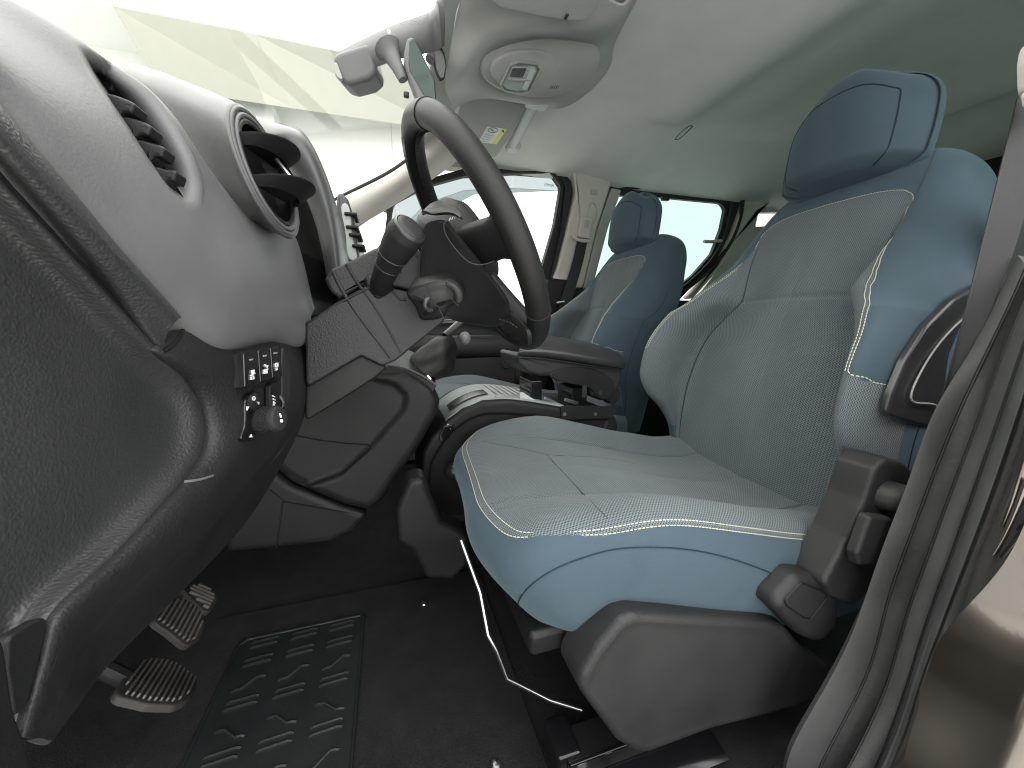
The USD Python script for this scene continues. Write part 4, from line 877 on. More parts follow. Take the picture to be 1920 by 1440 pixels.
part(db, 'panel_gap', tube(on_surface(LW, [(345, 904), (372, 900), (398, 892)], 14, .0003), .0009, 6), 'mirror_grey')
part(db, 'pad_edge', tube(np.array([p + np.array([.0, 0, -.0015]) for p in spl(pB, 120)]), .0013, 6), 'plastic_dark')
# switches
pS = ((456, 664, 'X', -.1085), (524, 650, 'X', -.1045), (460, 728, 'X', -.1065))
oS, nS = plane_of(pS)
def onS(a, b, l=0.): r_ = ray(a, b); return r_ * ((oS + nS * l) @ nS / (r_ @ nS))
part(db, 'switch_bezel', plate([(455, 660), (525, 647), (530, 705), (460, 728)], pS, .02, .001, 'r', r=.0015), 'plastic_dark')
for k, ql in enumerate([[(458, 663), (484, 657), (488, 718), (461, 727)], [(485.5, 656.5), (507, 652), (510.5, 710.5), (490, 717)], [(508.5, 651.8), (524, 649), (528, 704.5), (512.5, 709.8)]]):
    b_ = part(db, 'switch_button', plate(ql, pS, .004, .0012, 'r', r=.0012, lift=.0022), 'plastic_gloss_black')
    cx, cy = np.mean(ql, 0)
    e = np.array([1., -.2]) * (9, 8, 6)[k] / 9
    part(b_, 'indicator', plate([(cx - 4, cy - 18), (cx + 2, cy - 19), (cx + 2, cy - 16), (cx - 4, cy - 15)], pS, .0006, .0002, 'p', lift=.0027), 'grey_ink')
    def seg(*l): return tube(np.array([onS(cx + x, cy + y, .0028) for x, y in l]), .00055, 5)
    if k == 0: ic = join(seg((-1, 4), (4, 3), (5, 9), (0, 10), (-1, 4)), seg((2, 5), (2, 9)), seg((-3, 13), (3, 12)), seg((-2, 16), (-2, 20), (3, 19), (3, 15), (-2, 16)))
    elif k == 1: ic = join(seg((-2, 0), (4, 2), (2, 6), (4, 8)), seg((-1, 2), (3, 4)), seg((-3, 10), (3, 9), (3, 15), (-3, 16), (-3, 10)), seg((0, 10), (0, 15)), seg((-3, 13), (3, 12)))
    else: ic = join(seg((-2, 3), (3, 2), (3, 8), (-2, 9), (-2, 3)), seg((1, 3), (1, 8)), seg((-1, 12), (2, 11), (2, 14), (-1, 15)))
    part(b_, 'icon', ic, 'white_ink')
part(db, 'panel_scallop', plate([(532, 652), (540, 675), (545, 705), (544, 738), (536, 770), (527, 790), (529, 750), (529, 700)], ((532, 652, 'X', -.1035), (545, 705, 'X', -.101), (527, 790, 'X', -.106)), .004, .0015, 's'), 'plastic_charcoal')
pK = ((470, 740, 'X', -.1095), (520, 735, 'X', -.105), (462, 822, 'X', -.1115))
kp = part(db, 'mirror_switch', plate([(462, 752), (472, 737), (482, 735), (488, 748), (488, 790), (474, 822), (464, 828), (454, 822), (460, 800)], pK, .01, .0015, 's', lift=.0012), 'plastic_gloss_black')
oK, nK = plane_of(pK)
def onK(a, b, l=0.): r_ = ray(a, b); return r_ * ((oK + nK * l) @ nK / (r_ @ nK))
k0 = onK(478, 790, .0); kax = onK(506, 782, .020) - k0; kax = np.array([.9, -.30, .12]); kax /= np.linalg.norm(kax)
kn = part(kp, 'knob', lathe([(.0005, 0), (.0085, 0), (.0085, .005), (.0100, .0055), (.0106, .007), (.0106, .019), (.0095, .0215), (.0075, .0225), (.0005, .0228)], k0, kax, 36), 'plastic_charcoal')
rid = []
e1 = np.cross(kax, [0, 1, 0]); e1 /= np.linalg.norm(e1); e2 = np.cross(kax, e1)
for a in np.linspace(0, 2 * np.pi, 26, endpoint=False):
    for h in (.009, .0115, .014, .0165):
        rid.append(rbox(k0 + kax * h + .0106 * (math.cos(a) * e1 + math.sin(a) * e2), (.0017, .0016, .0013), .0004, [kax, -math.sin(a) * e1 + math.cos(a) * e2, math.cos(a) * e1 + math.sin(a) * e2]))
part(kn, 'knurl', join(*rid), 'plastic_black_fine', kind='stuff')
kf = k0 + kax * .0232
part(kn, 'knob_dot', lathe([(.0002, .0003), (.0014, .0003), (.0014, -.0006)], kf + e1 * -.002 + e2 * .0015, kax, 12), 'white_ink')
part(kn, 'knob_mark', tube(np.array([kf + e1 * .001 + e2 * .001, kf + e1 * .0045 + e2 * .0015]), .0007, 5), 'white_ink')
part(kp, 'symbol', join(tube(np.array([onK(476 + 2.2 * math.cos(a), 747 + 3.6 * math.sin(a), .0016) for a in np.linspace(0, 6.28, 16, endpoint=False)]), .00045, 5, closed=True)), 'white_ink')
for tri in ([(463, 762), (468, 762), (464, 770)], [(483, 753), (487, 754), (486, 759)], [(469, 820), (472, 814), (474, 820)]): part(kp, 'arrow', plate(tri, pK, .0006, .0002, 'p', lift=.0018), 'white_ink')
tw = part(db, 'lamp_level_switch', plate([(507, 724), (512, 718), (526, 714), (528, 720), (526, 772), (508, 778)], pK, .004, .0012, 'r', r=.0015, lift=.002), 'plastic_black_fine')
part(tw, 'thumbwheel', torus(onK(513, 756, -.004), (.3, 1, 0), .0085, .0022, 30, 8), 'plastic_gloss_black')
part(tw, 'symbol', join(*[tube(np.array([onK(511 + d, 742 + 6 * j, .0026), onK(515 + d, 744 + 6 * j, .0026)]), .0006, 5) for j, d in ((0, 0), (1, 1), (2, 1.5), (3, 1))], tube(np.array([onK(513, 752, .0026), onK(514, 764, .0026)]), .0006, 5)), 'white_ink')
# round vent pod
a_ = at(463, 212, Y=.42); b_ = at(536, 440, Y=.42)
R_ = np.linalg.norm(a_ - b_) / 2; up_ = (a_ - b_) / np.linalg.norm(a_ - b_); vc = (a_ + b_) / 2
side_ = np.array([.17, .985, .0]); side_ -= up_ * (side_ @ up_); side_ /= np.linalg.norm(side_); n_v = np.cross(side_, up_)
if n_v[0] < 0: n_v = -n_v
dsp = at(292, 158, Y=.58) - a_
ang = np.linspace(0, 2 * np.pi, 90)
circ = np.cos(ang)[:, None] * up_ + np.sin(ang)[:, None] * side_
podV = np.array([vc + circ * (R_ + dr) + n_v * dn + dsp * f for f, dr, dn in ((1.0, .012, 0), (.7, .011, 0), (.4, .008, 0), (.2, .006, 0), (.06, .004, 0), (.0, .0030, -.001), (0, .0022, .0015), (0, .0, .002), (0, -.003, .001))])
pod = part(db, 'vent_pod', podV.reshape(-1, 3).__class__ and (podV.reshape(-1, 3), gridf(9, 90)), 'dash_grey_smooth', 60)
def vring(R, r, off, m, nm, flat=1.): part(pod, nm, torus(vc + n_v * off, n_v, R, r, 90, 12, flat=flat), m)
vring(R_ - .001, .0022, .001, 'dash_grey_smooth', 'outer_ring'); vring(R_ - .0055, .0018, .002, 'mirror_grey', 'trim_ring'); vring(R_ - .010, .0022, .001, 'plastic_black_fine', 'inner_ring')
part(pod, 'vent_bowl', lathe([(R_ - .008, 0), (R_ - .010, -.006), (R_ - .012, -.012), (.0005, -.013)], vc, n_v, 50), 'plastic_dark')
def fin(h, w, depth, dz, m='fin_matte'):
    c = vc + up_ * h; k = 26; a = np.linspace(0, np.pi, k)
    top = np.array([c + side_ * w * math.cos(t) + n_v * (.002 + depth * math.sin(t)) for t in a])
    lo = top - up_ * .0075 + np.array([c * 0 + side_ * (-.12 * w * math.cos(t)) - n_v * (.55 * depth * math.sin(t)) for t in a])
    mid = top - up_ * .0018 + 0; back_ = np.array([c + side_ * w * math.cos(t) - n_v * .003 for t in a])
    fb = part(pod, 'slat', slab(np.array([back_, top, mid, lo]), .002), m, 50); return fb
fin(.020, R_ * .76, .030, 0); fin(-.012, R_ * .80, .034, 0)
part(pod, 'slat_tab', tube(np.array([vc + n_v * .012 + up_ * .012, vc + n_v * .020 - up_ * .006]), .0018, 8), 'chrome_satin')
# instrument hood
hd = part(db, 'instrument_hood', slab(patch([[at(430, 215, Y=.72), at(500, 235, Y=.74), at(560, 240, Y=.70), at(600, 300, Y=.72), at(635, 400, Y=.74), at(655, 500, Y=.76)],
     [at(470, 214, Y=.66), at(530, 238, Y=.66), at(572, 262, Y=.62), at(606, 325, Y=.63), at(632, 410, Y=.64), at(648, 510, Y=.66)],
     [at(480, 222, Y=.58), at(528, 238, Y=.58), at(560, 256, Y=.575), at(596, 320, Y=.58), at(622, 405, Y=.59), at(636, 512, Y=.60)],
     [at(478, 235, Y=.56), at(520, 250, Y=.56), at(546, 266, Y=.57), at(584, 330, Y=.58), at(612, 415, Y=.59), at(628, 520, Y=.60)],
     [at(480, 300, Y=.64), at(520, 300, Y=.66), at(545, 310, Y=.68), at(575, 360, Y=.69), at(600, 430, Y=.7), at(615, 530, Y=.71)]], 60, 60), .003), 'dash_grey_smooth', 50)
part(db, 'instrument_bay', slab(patch([[at(528, 270, Y=.60), at(548, 268, Y=.60), at(590, 340, Y=.60), at(618, 430, Y=.61), at(632, 530, Y=.62)], [at(528, 300, Y=.68), at(555, 320, Y=.69), at(590, 380, Y=.70), at(612, 450, Y=.70), at(630, 560, Y=.70)],
     [at(530, 380, Y=.72), at(555, 420, Y=.74), at(580, 470, Y=.74), at(600, 520, Y=.73), at(625, 580, Y=.72)], [at(540, 470, Y=.70), at(555, 500, Y=.72), at(575, 540, Y=.72), at(595, 570, Y=.70), at(620, 600, Y=.70)]], 40, 40), .003), 'plastic_dark', 50)
part(db, 'instrument_binnacle', slab(patch([[at(540, 440, Y=.60), at(560, 470, Y=.66), at(640, 500, Y=.72)], [at(572, 545, Y=.60), at(590, 550, Y=.66), at(650, 555, Y=.74)], [at(575, 590, Y=.60), at(595, 590, Y=.66), at(650, 590, Y=.74)]], 12, 20, kv=2, ku=2), .003), 'plastic_dark')
part(db, 'dash_crossbar', box((-.30, .50, -.06), (-.16, 1.66, .10)), 'plastic_dark', False)
part(db, 'dash_core', box((-.62, .26, -.16), (-.20, 1.66, .06)), 'plastic_dark', False)
part(db, 'passenger_pad', rbox((-.32, 1.32, .10), (.44, .74, .22), .05), 'dash_grey', 30)
part(db, 'far_lower_panel', rbox((-.22, 1.30, -.12), (.22, .72, .22), .04), 'plastic_black', 30)
# centre vent pod beyond the hood
cv = part(db, 'centre_vent', plate([(632, 362), (640, 360), (652, 372), (664, 410), (672, 470), (676, 500), (640, 500), (634, 440), (630, 390)], ('Y', .80), .24, .006, 'r', r=.006), 'dash_grey_smooth')
part(cv, 'vent_surround', plate([(641, 384), (650, 382), (658, 410), (662, 450), (668, 486), (655, 486), (648, 440)], ('Y', .797), .01, .002, 's'), 'pale_grey_plastic')
for a, b in ((660, 408), (663, 432), (668, 446), (674, 466)):
    c = at(a, b, Y=.82); part(cv, 'vent_fin', rbox(c, (.022, .06, .006), .0025), 'plastic_black_fine')
part(db, 'centre_stack', rbox((-.13, .92, -.02), (.12, .30, .34), .03), 'plastic_black', 30)

# ---------------------------------------------------------------- steering column and wheel
TL = math.radians(29.4); ax_ = np.array([math.cos(TL), 0, math.sin(TL)]); upw = np.array([-math.sin(TL), 0, math.cos(TL)]); WC = np.array([.125, .585, .113])
co = thing('steering_column', 'dark steering column shroud with stalk and audio control pod', 'steering column', (-.05, .585, 0))
YC = .525
part(co, 'lower_shroud', plate([(571, 606), (637, 563), (692, 531), (760, 545), (800, 560), (836, 590), (833, 603), (743, 676), (717, 687), (677, 668), (573, 728)], ('Y', YC), .12, .004, 'r', r=.004, n=260), 'plastic_black')
part(co, 'upper_shroud', plate([(608, 524), (622, 504), (650, 492), (700, 466), (740, 452), (790, 470), (815, 540), (800, 557), (760, 542), (692, 528), (637, 560), (620, 548)], ('Y', YC + .001), .118, .005, 'r', r=.004, n=260), 'plastic_black')
part(co, 'under_tray', relief([(571, 724), (676, 664), (718, 684), (744, 675), (700, 712), (640, 750), (571, 792)], ('Y', .538), .12, .004, r=.004), 'plastic_dark', 50)
part(co, 'shroud_rib', tube(spl(Ypts([(625, 509), (645, 550), (682, 605), (722, 657), (732, 672)], YC + .0012), 24), .0026, 8), 'plastic_black')
part(co, 'shroud_rib', tube(spl(Ypts([(650, 495), (675, 537), (707, 582), (747, 652), (752, 662)], YC + .0012), 24), .0022, 8), 'plastic_black')
part(co, 'shroud_gap', tube(Ypts([(642, 565), (694, 538)], YC - .0005), .0014, 6), 'plastic_dark')
part(co, 'shroud_gap', tube(Ypts([(736, 546), (750, 562), (762, 562)], YC - .0005), .0014, 6), 'plastic_dark')
sk = part(co, 'stalk', tube(spl(pts([(712, 540, .53), (722, 512, .50), (742, 470, .475), (768, 430, .455)]), 40), np.interp(np.linspace(0, 1, 40), [0, .3, .55, .72, .9, 1], [.0125, .0135, .0155, .0185, .0205, .019]), 24), 'plastic_black_fine', 60)
sp = spl(pts([(712, 540, .53), (722, 512, .50), (742, 470, .475), (768, 430, .455)]), 40); ta = sp[-1] - sp[-3]; ta /= np.linalg.norm(ta)
part(sk, 'stalk_end', lathe([(.019, -.001), (.0182, .002), (.0172, .003), (.0165, .003)], sp[-1], ta, 36), 'plastic_satin')
part(sk, 'stalk_button', lathe([(.0168, .001), (.0155, .0042), (.010, .0062), (.0005, .0068)], sp[-1], ta, 36), 'plastic_charcoal', 60)
part(sk, 'stalk_ring', torus(sp[24], sp[25] - sp[23], .0172, .0007, 50, 6), 'plastic_satin'); part(sk, 'stalk_ring', torus(sp[18], sp[19] - sp[17], .0153, .0005, 50, 6), 'plastic_satin')
part(sk, 'stalk_boot', plate([(680, 522), (690, 514), (712, 510), (740, 538), (741, 544), (712, 562), (702, 560), (684, 536)], ('Y', .522), .02, .006, 'r', r=.006), 'plastic_dark')
pdp = ((770, 560, .47), (860, 555, .455), (800, 600, .475))
ap_ = part(co, 'audio_pod', plate([(760, 556), (766, 546), (800, 532), (830, 527), (850, 532), (864, 546), (868, 560), (862, 572), (842, 582), (830, 598), (800, 605), (786, 602), (776, 580)], pdp, .06, .010, 's', dome=.006), 'plastic_dark', 60)
op, np_ = plane_of(pdp)
def onp2(a, b, l=0.): r_ = ray(a, b); return r_ * ((op + np_ * l) @ np_ / (r_ @ np_))
part(ap_, 'pod_rim', plate([(836, 528), (850, 532), (864, 545), (868, 560), (864, 570), (856, 572), (850, 552), (840, 538)], pdp, .012, .004, 's', lift=.006), 'plastic_charcoal', 60)
part(ap_, 'thumbwheel', torus(onp2(806, 570, .004), np_ + CR * 1.2, .007, .0028, 24, 10), 'plastic_satin')
part(ap_, 'thumbwheel_mark', tube(np.array([onp2(797, 552, .0066), onp2(798, 572, .0066), onp2(812, 584, .0066)]), .0006, 6), 'plastic_charcoal')
for l in ([(800, 536), (808, 560), (822, 575), (836, 572)], [(836, 530), (842, 552), (860, 574)], [(822, 577), (834, 600)]):
    part(ap_, 'button_gap', tube(spl(np.array([onp2(a, b, .0066) for a, b in l]), 16), .0006, 5), 'plastic_charcoal')
sw = thing('steering_wheel', 'black leather steering wheel seen from its side in the middle', 'steering wheel', tuple(WC))
RW, rw = .1655, .0158
rim = torus(WC, ax_, RW, rw, 220, 28)
part(sw, 'rim', rim, 'leather', 60)
def rimpt(a, b=0., r=rw):
    e = math.cos(a) * upw + math.sin(a) * np.array([0, -1., 0]); return WC + e * RW + r * (math.cos(b) * e + math.sin(b) * ax_)
# seams across the rim, thread laced along its inner side at the top, and the perforated grip zones
for a in (.52, -1.1, 2.35, -2.35): part(sw, 'rim_seam', tube(np.array([rimpt(a, b, rw + .0003) for b in np.linspace(0, 2 * np.pi, 40, endpoint=False)]), .0009, 6, closed=True), 'plastic_dark')
lac = []
for a in np.r_[np.linspace(-1.02, .46, 64)]:
    lac.append(tube(np.array([rimpt(a - .006, math.pi - .35, rw + .0003), rimpt(a, math.pi, rw + .0022), rimpt(a + .006, math.pi + .35, rw + .0003)]), .0018, 5))
part(sw, 'lacing', join(*lac), 'plastic_dark', kind='stuff')
lc2 = [tube(np.array([rimpt(a - .004, math.pi * 1.42, rw + .0003), rimpt(a + .004, math.pi * 1.54, rw + .0008)]), .0010, 5) for a in np.linspace(-1.02, -.1, 60)]
part(sw, 'lacing', join(*lc2), 'plastic_satin', kind='stuff')
hc = WC - ax_ * .040
part(sw, 'hub', lathe([(.030, -.035), (.052, -.030), (.066, -.015), (.072, .008), (.070, .030), (.058, .046), (.030, .054), (.0005, .056)], hc, ax_, 60), 'plastic_black', 60)
def spoke(dr, w0, w1, name='spoke'):
    dr = np.array(dr, float); dr /= np.linalg.norm(dr); sd_ = np.cross(ax_, dr)
    rows = []
    for t in np.linspace(0, 1, 14):
        c = hc + ax_ * (.018 + .022 * t ** 1.4) + dr * (.045 + (RW - .045) * t); w = w0 + (w1 - w0) * t + .02 * max(t - .75, 0) * 2; th = .020 - .006 * t
        a = np.linspace(0, 2 * np.pi, 28, endpoint=False)
        rows.append(c + (np.sign(np.cos(a)) * abs(np.cos(a)) ** .7)[:, None] * sd_ * w + (np.sign(np.sin(a)) * abs(np.sin(a)) ** .7)[:, None] * ax_ * th)
    V = np.array(rows); return part(sw, name, (V.reshape(-1, 3), gridf(14, 28, True)), 'plastic_black_fine', 60)
yv = np.array([0, 1., 0])
s1 = spoke(-yv * .98 - upw * .12, .030, .022); spoke(yv * .98 - upw * .12, .030, .022); spoke(-yv * .42 - upw, .026, .020); spoke(yv * .42 - upw, .026, .020)
part(sw, 'spoke_cover', slab(patch([[at(790, 398, Y=.52), at(836, 386, Y=.50), at(858, 400, Y=.46)], [at(800, 396, Y=.48), at(842, 388, Y=.46), at(866, 404, Y=.43)], [at(812, 402, Y=.47), at(842, 398, Y=.45), at(862, 408, Y=.43)]], 12, 20, kv=2, ku=2), .004), 'plastic_black_fine', 50)
part(sw, 'hub_seam', tube(spl(pts([(842, 412, .455), (832, 424, .46), (838, 444, .46), (860, 474, .455), (884, 494, .445), (908, 496, .435), (926, 490, .425)]), 40), .0009, 6), 'plastic_charcoal')
part(sw, 'spoke_lettering', join(*[tube(np.array([at(842 + 5 * k, 414 - 2 * k, Y=.449), at(845 + 5 * k, 408 - 2 * k, Y=.449)]), .0006, 4) for k in range(3)]), 'grey_plastic')
part(sw, 'back_cover', slab(patch([[at(790, 470, Y=.50), at(800, 420, Y=.48), at(834, 420, Y=.46)], [at(800, 560, Y=.51), at(838, 520, Y=.49), at(900, 500, Y=.455)], [at(850, 600, Y=.52), at(900, 590, Y=.50), at(950, 570, Y=.46)], [at(880, 604, Y=.54), at(930, 612, Y=.52), at(955, 594, Y=.50)]], 30, 30, kv=2, ku=2), .006), 'plastic_black_fine', 60)
part(sw, 'spoke_pad', slab(patch([[at(934, 592, Y=.50), at(958, 586, Y=.49), at(980, 604, Y=.47)], [at(940, 610, Y=.50), at(965, 606, Y=.48), at(988, 624, Y=.46)], [at(944, 624, Y=.51), at(968, 632, Y=.49), at(990, 648, Y=.47)]], 12, 16, kv=2, ku=2), .006), 'leather', 60)
part(sw, 'pad_stitch', stitches(np.array([at(936, 598, Y=.492), at(955, 604, Y=.482), at(972, 616, Y=.472)]), .005, .0012), 'plastic_satin', kind='stuff')
# ---------------------------------------------------------------- centre console, armrest, gear lever
cc = thing('centre_console', 'dark console tunnel between the seats with silver tray top', 'centre console', (.4, .94, FZ))
part(cc, 'dash_side', relief([(640, 690), (722, 690), (757, 688), (790, 706), (815, 726), (827, 752), (822, 778), (790, 836), (744, 900), (716, 944), (690, 962), (640, 950), (540, 908), (505, 880), (512, 800), (560, 740)], ('Y', .745), .34, .020,
     [([(690, 708), (742, 722), (762, 742), (758, 768), (700, 834), (640, 890), (570, 916), (545, 905), (500, 880), (520, 822), (560, 760), (620, 720)], .007, .016), ([(500, 820), (548, 818), (600, 828), (650, 834), (702, 836), (640, 890), (570, 916), (520, 900)], .002, .003)], r=.02), 'plastic_black_fine', 60)
part(cc, 'lower_side', relief([(420, 1000), (505, 880), (545, 910), (640, 950), (692, 966), (660, 1000), (620, 1018), (520, 1030), (420, 1040)], ('Y', .752), .3, .012, [([(528, 940), (690, 968), (640, 1010), (524, 1026)], .0015, .004)], r=.01), 'plastic_black_fine', 60)
part(cc, 'side_gap', tube(np.vstack([Ypts([(505, 918), (530, 938), (524, 985), (518, 1028)], .7512)]), .0013, 6), 'plastic_dark')
part(cc, 'top_edge', tube(spl(pts([(722, 686, .75), (757, 690, .76), (790, 704, .76), (818, 722, .76)]), 20), .0025, 8), 'mirror_grey')
part(cc, 'gear_plinth', slab(patch([[(722, 684, .75), (760, 694, .75), (818, 724, .75)], [(745, 668, .85), (775, 680, .85), (816, 712, .85)], [(760, 655, .98), (790, 668, .98), (812, 690, .98)]], 12, 20, kv=2, ku=2), .02), 'plastic_black_fine')
part(cc, 'tunnel', relief([(792, 850), (806, 822), (836, 790), (868, 766), (906, 750), (960, 748), (1060, 764), (1150, 770), (1162, 800), (1130, 900), (1080, 990), (800, 985), (790, 930), (790, 890)], ('Y', .835), .22, .012,
     [([(808, 868), (840, 815), (880, 786), (910, 776), (960, 776), (1060, 787), (1140, 786), (1110, 900), (1080, 975), (812, 970), (804, 910)], .004, .008)], r=.02), 'plastic_black_fine', 60)
tn = spl(pts([(836, 790, .841), (868, 766, .841), (906, 750, .841), (960, 747, .841), (1058, 762, .841)]), 40)
tray = np.array([tn + np.array([0, dy, dz]) for dy, dz in ((0, -.002), (.004, .002), (.10, .003), (.19, .003), (.21, -.002))])
part(cc, 'tray_top', slab(tray, .004), 'tray_silver')
part(cc, 'handle_slot', slab(np.array([tn[3:20] + np.array([0, dy, .006]) for dy in (.035, .06, .09)]), .002), 'plastic_gloss_black')
for k in range(6):
    a = 948 + k * 8; part(cc, 'tray_rib', tube(np.array([tn[22 + 2 * k] + np.array([0, .03, .005]), tn[22 + 2 * k] + np.array([0, .16, .005])]), .0022, 6), 'grey_plastic')
part(cc, 'tray_button', plate([(927, 742), (940, 744), (946, 756), (936, 757), (928, 750)], ((927, 742, .86), (946, 756, .85), (928, 750, .85)), .004, .001, 'r', r=.002, lift=.006), 'plastic_gloss_black')
part(cc, 'brake_button', tube(pts([(838, 798, .84), (846, 804, .835)]), .007, 12), 'pale_grey_plastic')
part(cc, 'brake_slot', plate([(823, 818), (832, 800), (848, 796), (852, 804), (840, 824), (826, 830)], ('Y', .829), .004, .002, 'r', r=.004), 'plastic_gloss_black')
part(cc, 'seat_screw', tube(pts([(896, 818, .80), (906, 816, .79)]), .005, 8), 'chrome_satin')
part(cc, 'tunnel_knob', lathe([(.0005, -.012), (.014, -.010), (.019, 0), (.018, .012)], at(850, 885, Y=.80), (.2, 1, .0), 30), 'plastic_satin', 60)
gl = thing('gear_lever', 'gear lever with a creased black leather gaiter beyond the column', 'gear lever', (.1, .88, -.2))
gb = pts([(770, 690, .86), (812, 706, .86)]); gt = at(835, 630, Y=.88); rows = []
for t in np.linspace(0, 1, 22):
    c = at(792, 700, Y=.88) * (1 - t) + gt * t; r = .052 * (1 - t) ** .7 + .016
    a = np.linspace(0, 2 * np.pi, 60, endpoint=False); w = 1 + .10 * np.sin(a * 5 + 3 * t) * math.sin(t * math.pi) + .03 * np.sin(t * 14 + 2 * np.sin(a * 2))
    rows.append(c + (np.cos(a) * w * r)[:, None] * np.array([1, 0, 0]) + (np.sin(a) * w * r)[:, None] * np.array([0, 1, 0]))
V = np.array(rows); part(gl, 'gaiter', (V.reshape(-1, 3), gridf(22, 60, True)), 'leather', 60)
part(gl, 'stick', tube(np.array([gt, at(862, 606, Y=.9), at(872, 596, Y=.9)]), .009, 10), 'plastic_satin')
part(gl, 'knob', trimesh.Trimesh(*[np.array(x) for x in (trimesh.creation.icosphere(3, .013).vertices * [1, 1, 1.15] + at(872, 634, Y=.9), trimesh.creation.icosphere(3, .013).faces)]), 'knob_grey', 60)
part(gl, 'gaiter_frame', tube(pts([(800, 704, .80), (806, 712, .80)]), .005, 8), 'chrome')
ar = thing('armrest', 'black padded centre armrest raised on a bracket over the console', 'armrest', (.45, .94, -.15))
part(ar, 'armrest_base', plate([(968, 662), (1000, 668), (1060, 676), (1120, 684), (1168, 690), (1166, 716), (1150, 748), (1128, 752), (1110, 742), (1106, 728), (1080, 722), (1030, 706), (1012, 706), (990, 700), (972, 682)], ('Y', .865), .15, .010, 'r', r=.008), 'plastic_charcoal', 50)
part(ar, 'base_panel', plate([(1030, 704), (1050, 692), (1086, 688), (1124, 696), (1150, 716), (1152, 734), (1140, 748), (1120, 744), (1108, 730), (1080, 722)], ('Y', .862), .006, .003, 's'), 'plastic_black_fine', 50)
part(ar, 'lid', slab(patch([[(970, 668, .868), (1000, 668, .86), (1080, 678, .855), (1150, 688, .855), (1174, 684, .875)], [(974, 655, .862), (1010, 655, .852), (1080, 664, .848), (1140, 674, .85), (1172, 676, .87)], [(985, 640, .885), (1020, 637, .885), (1080, 643, .885), (1130, 655, .885), (1168, 668, .90)],
      [(1000, 634, .94), (1025, 631, .94), (1085, 639, .94), (1130, 650, .94), (1160, 662, .94)], [(1010, 634, 1.0), (1030, 632, 1.0), (1085, 640, 1.0), (1125, 650, 1.0), (1150, 660, 1.0)], [(1010, 650, 1.02), (1030, 650, 1.02), (1085, 656, 1.02), (1125, 662, 1.02), (1150, 668, 1.02)]], 40, 50), .012), 'plastic_satin', 60)
part(ar, 'lid_gap', tube(spl(pts([(972, 671, .863), (1002, 671, .858), (1080, 681, .854), (1150, 691, .853), (1170, 690, .862)]), 30), .0022, 6), 'plastic_dark')
part(ar, 'pivot', lathe([(.0005, 0), (.018, 0), (.022, .004), (.024, .02)], at(1150, 742, Y=.864), (0, 1, 0), 30), 'plastic_black_fine')
c = at(1126, 736, Y=.861); part(ar, 'pivot_screw', lathe([(.0005, 0), (.006, 0), (.007, .003)], c, (0, 1, 0), 16), 'plastic_satin')
part(ar, 'front_post', rbox((at(1002, 735, Y=.88) + at(1002, 745, Y=.88)) / 2 + np.array([0, .03, .0]), (.030, .09, .075), .004), 'plastic_gloss_black')
part(ar, 'rear_post', rbox(at(1082, 742, Y=.90) + np.array([0, .03, 0]), (.045, .09, .05), .004), 'plastic_gloss_black')
part(ar, 'metal_bracket', plate([(975, 736), (981, 736), (1014, 757), (1012, 763), (975, 747)], ('Y', .845), .003, .001, 'r', r=.001), 'pale_grey_plastic')
part(ar, 'metal_bracket', plate([(1022, 744), (1052, 757), (1049, 761), (1020, 748)], ('Y', .855), .003, .001, 'r', r=.001), 'chrome_satin')
part(ar, 'metal_bracket', plate([(1060, 746), (1086, 754), (1082, 760), (1058, 752)], ('Y', .87), .003, .001, 'r', r=.001), 'chrome_satin')
part(ar, 'side_bracket', plate([(1052, 762), (1150, 762), (1150, 784), (1052, 788)], ('Y', .829), .004, .001, 'r', r=.003), 'plastic_black_fine')
for a in (1059, 1117):
    c = at(a, 777, Y=.826); part(ar, 'bolt', lathe([(.0005, 0), (.0045, 0), (.005, .003)], c, (0, 1, 0), 14), 'chrome_satin')
part(ar, 'bracket_tab', rbox(at(1096, 734, Y=.85), (.012, .004, .03), .001), 'plastic_satin')

# ---------------------------------------------------------------- driver seat trim
s = seat
YS = .318
part(s, 'side_trim', relief([(1087, 1293), (1090, 1270), (1117, 1223), (1165, 1164), (1193, 1152), (1340, 1160), (1450, 1168), (1476, 1176), (1510, 1215), (1560, 1250), (1566, 1296), (1500, 1330), (1340, 1372), (1215, 1418), (1190, 1414), (1160, 1396), (1096, 1310)], ('Y', YS), .05, .010, [([(1100, 1290), (1120, 1240), (1172, 1176), (1200, 1166), (1440, 1180), (1500, 1240), (1480, 1320), (1215, 1404), (1176, 1392)], .002, .02)], r=.012), 'plastic_charcoal', 60)
part(s, 'recliner_arm', relief([(1545, 1095), (1590, 1012), (1622, 940), (1642, 880), (1662, 860), (1696, 866), (1722, 890), (1722, 960), (1694, 1020), (1645, 1100), (1600, 1140), (1560, 1120)], ('Y', .290), .042, .007, r=.010), 'plastic_charcoal', 60)
c = at(1672, 932, Y=.285); part(s, 'recliner_knob', lathe([(.0005, -.022), (.012, -.020), (.018, -.012), (.0195, 0), (.0195, .03)], c, (-.35, 1, -.05), 36), 'plastic_charcoal', 60)
part(s, 'lift_lever', plate([(1634, 968), (1676, 972), (1672, 1010), (1640, 1062), (1612, 1062), (1608, 1040)], ('Y', .272), .012, .005, 'r', r=.005), 'plastic_charcoal', 50)
part(s, 'hinge_cap', plate([(1452, 1142), (1462, 1120), (1500, 1080), (1530, 1082), (1568, 1098), (1580, 1140), (1574, 1180), (1540, 1212), (1510, 1200), (1480, 1170)], ('Y', .300), .03, .012, 'r', r=.016), 'plastic_charcoal', 60)
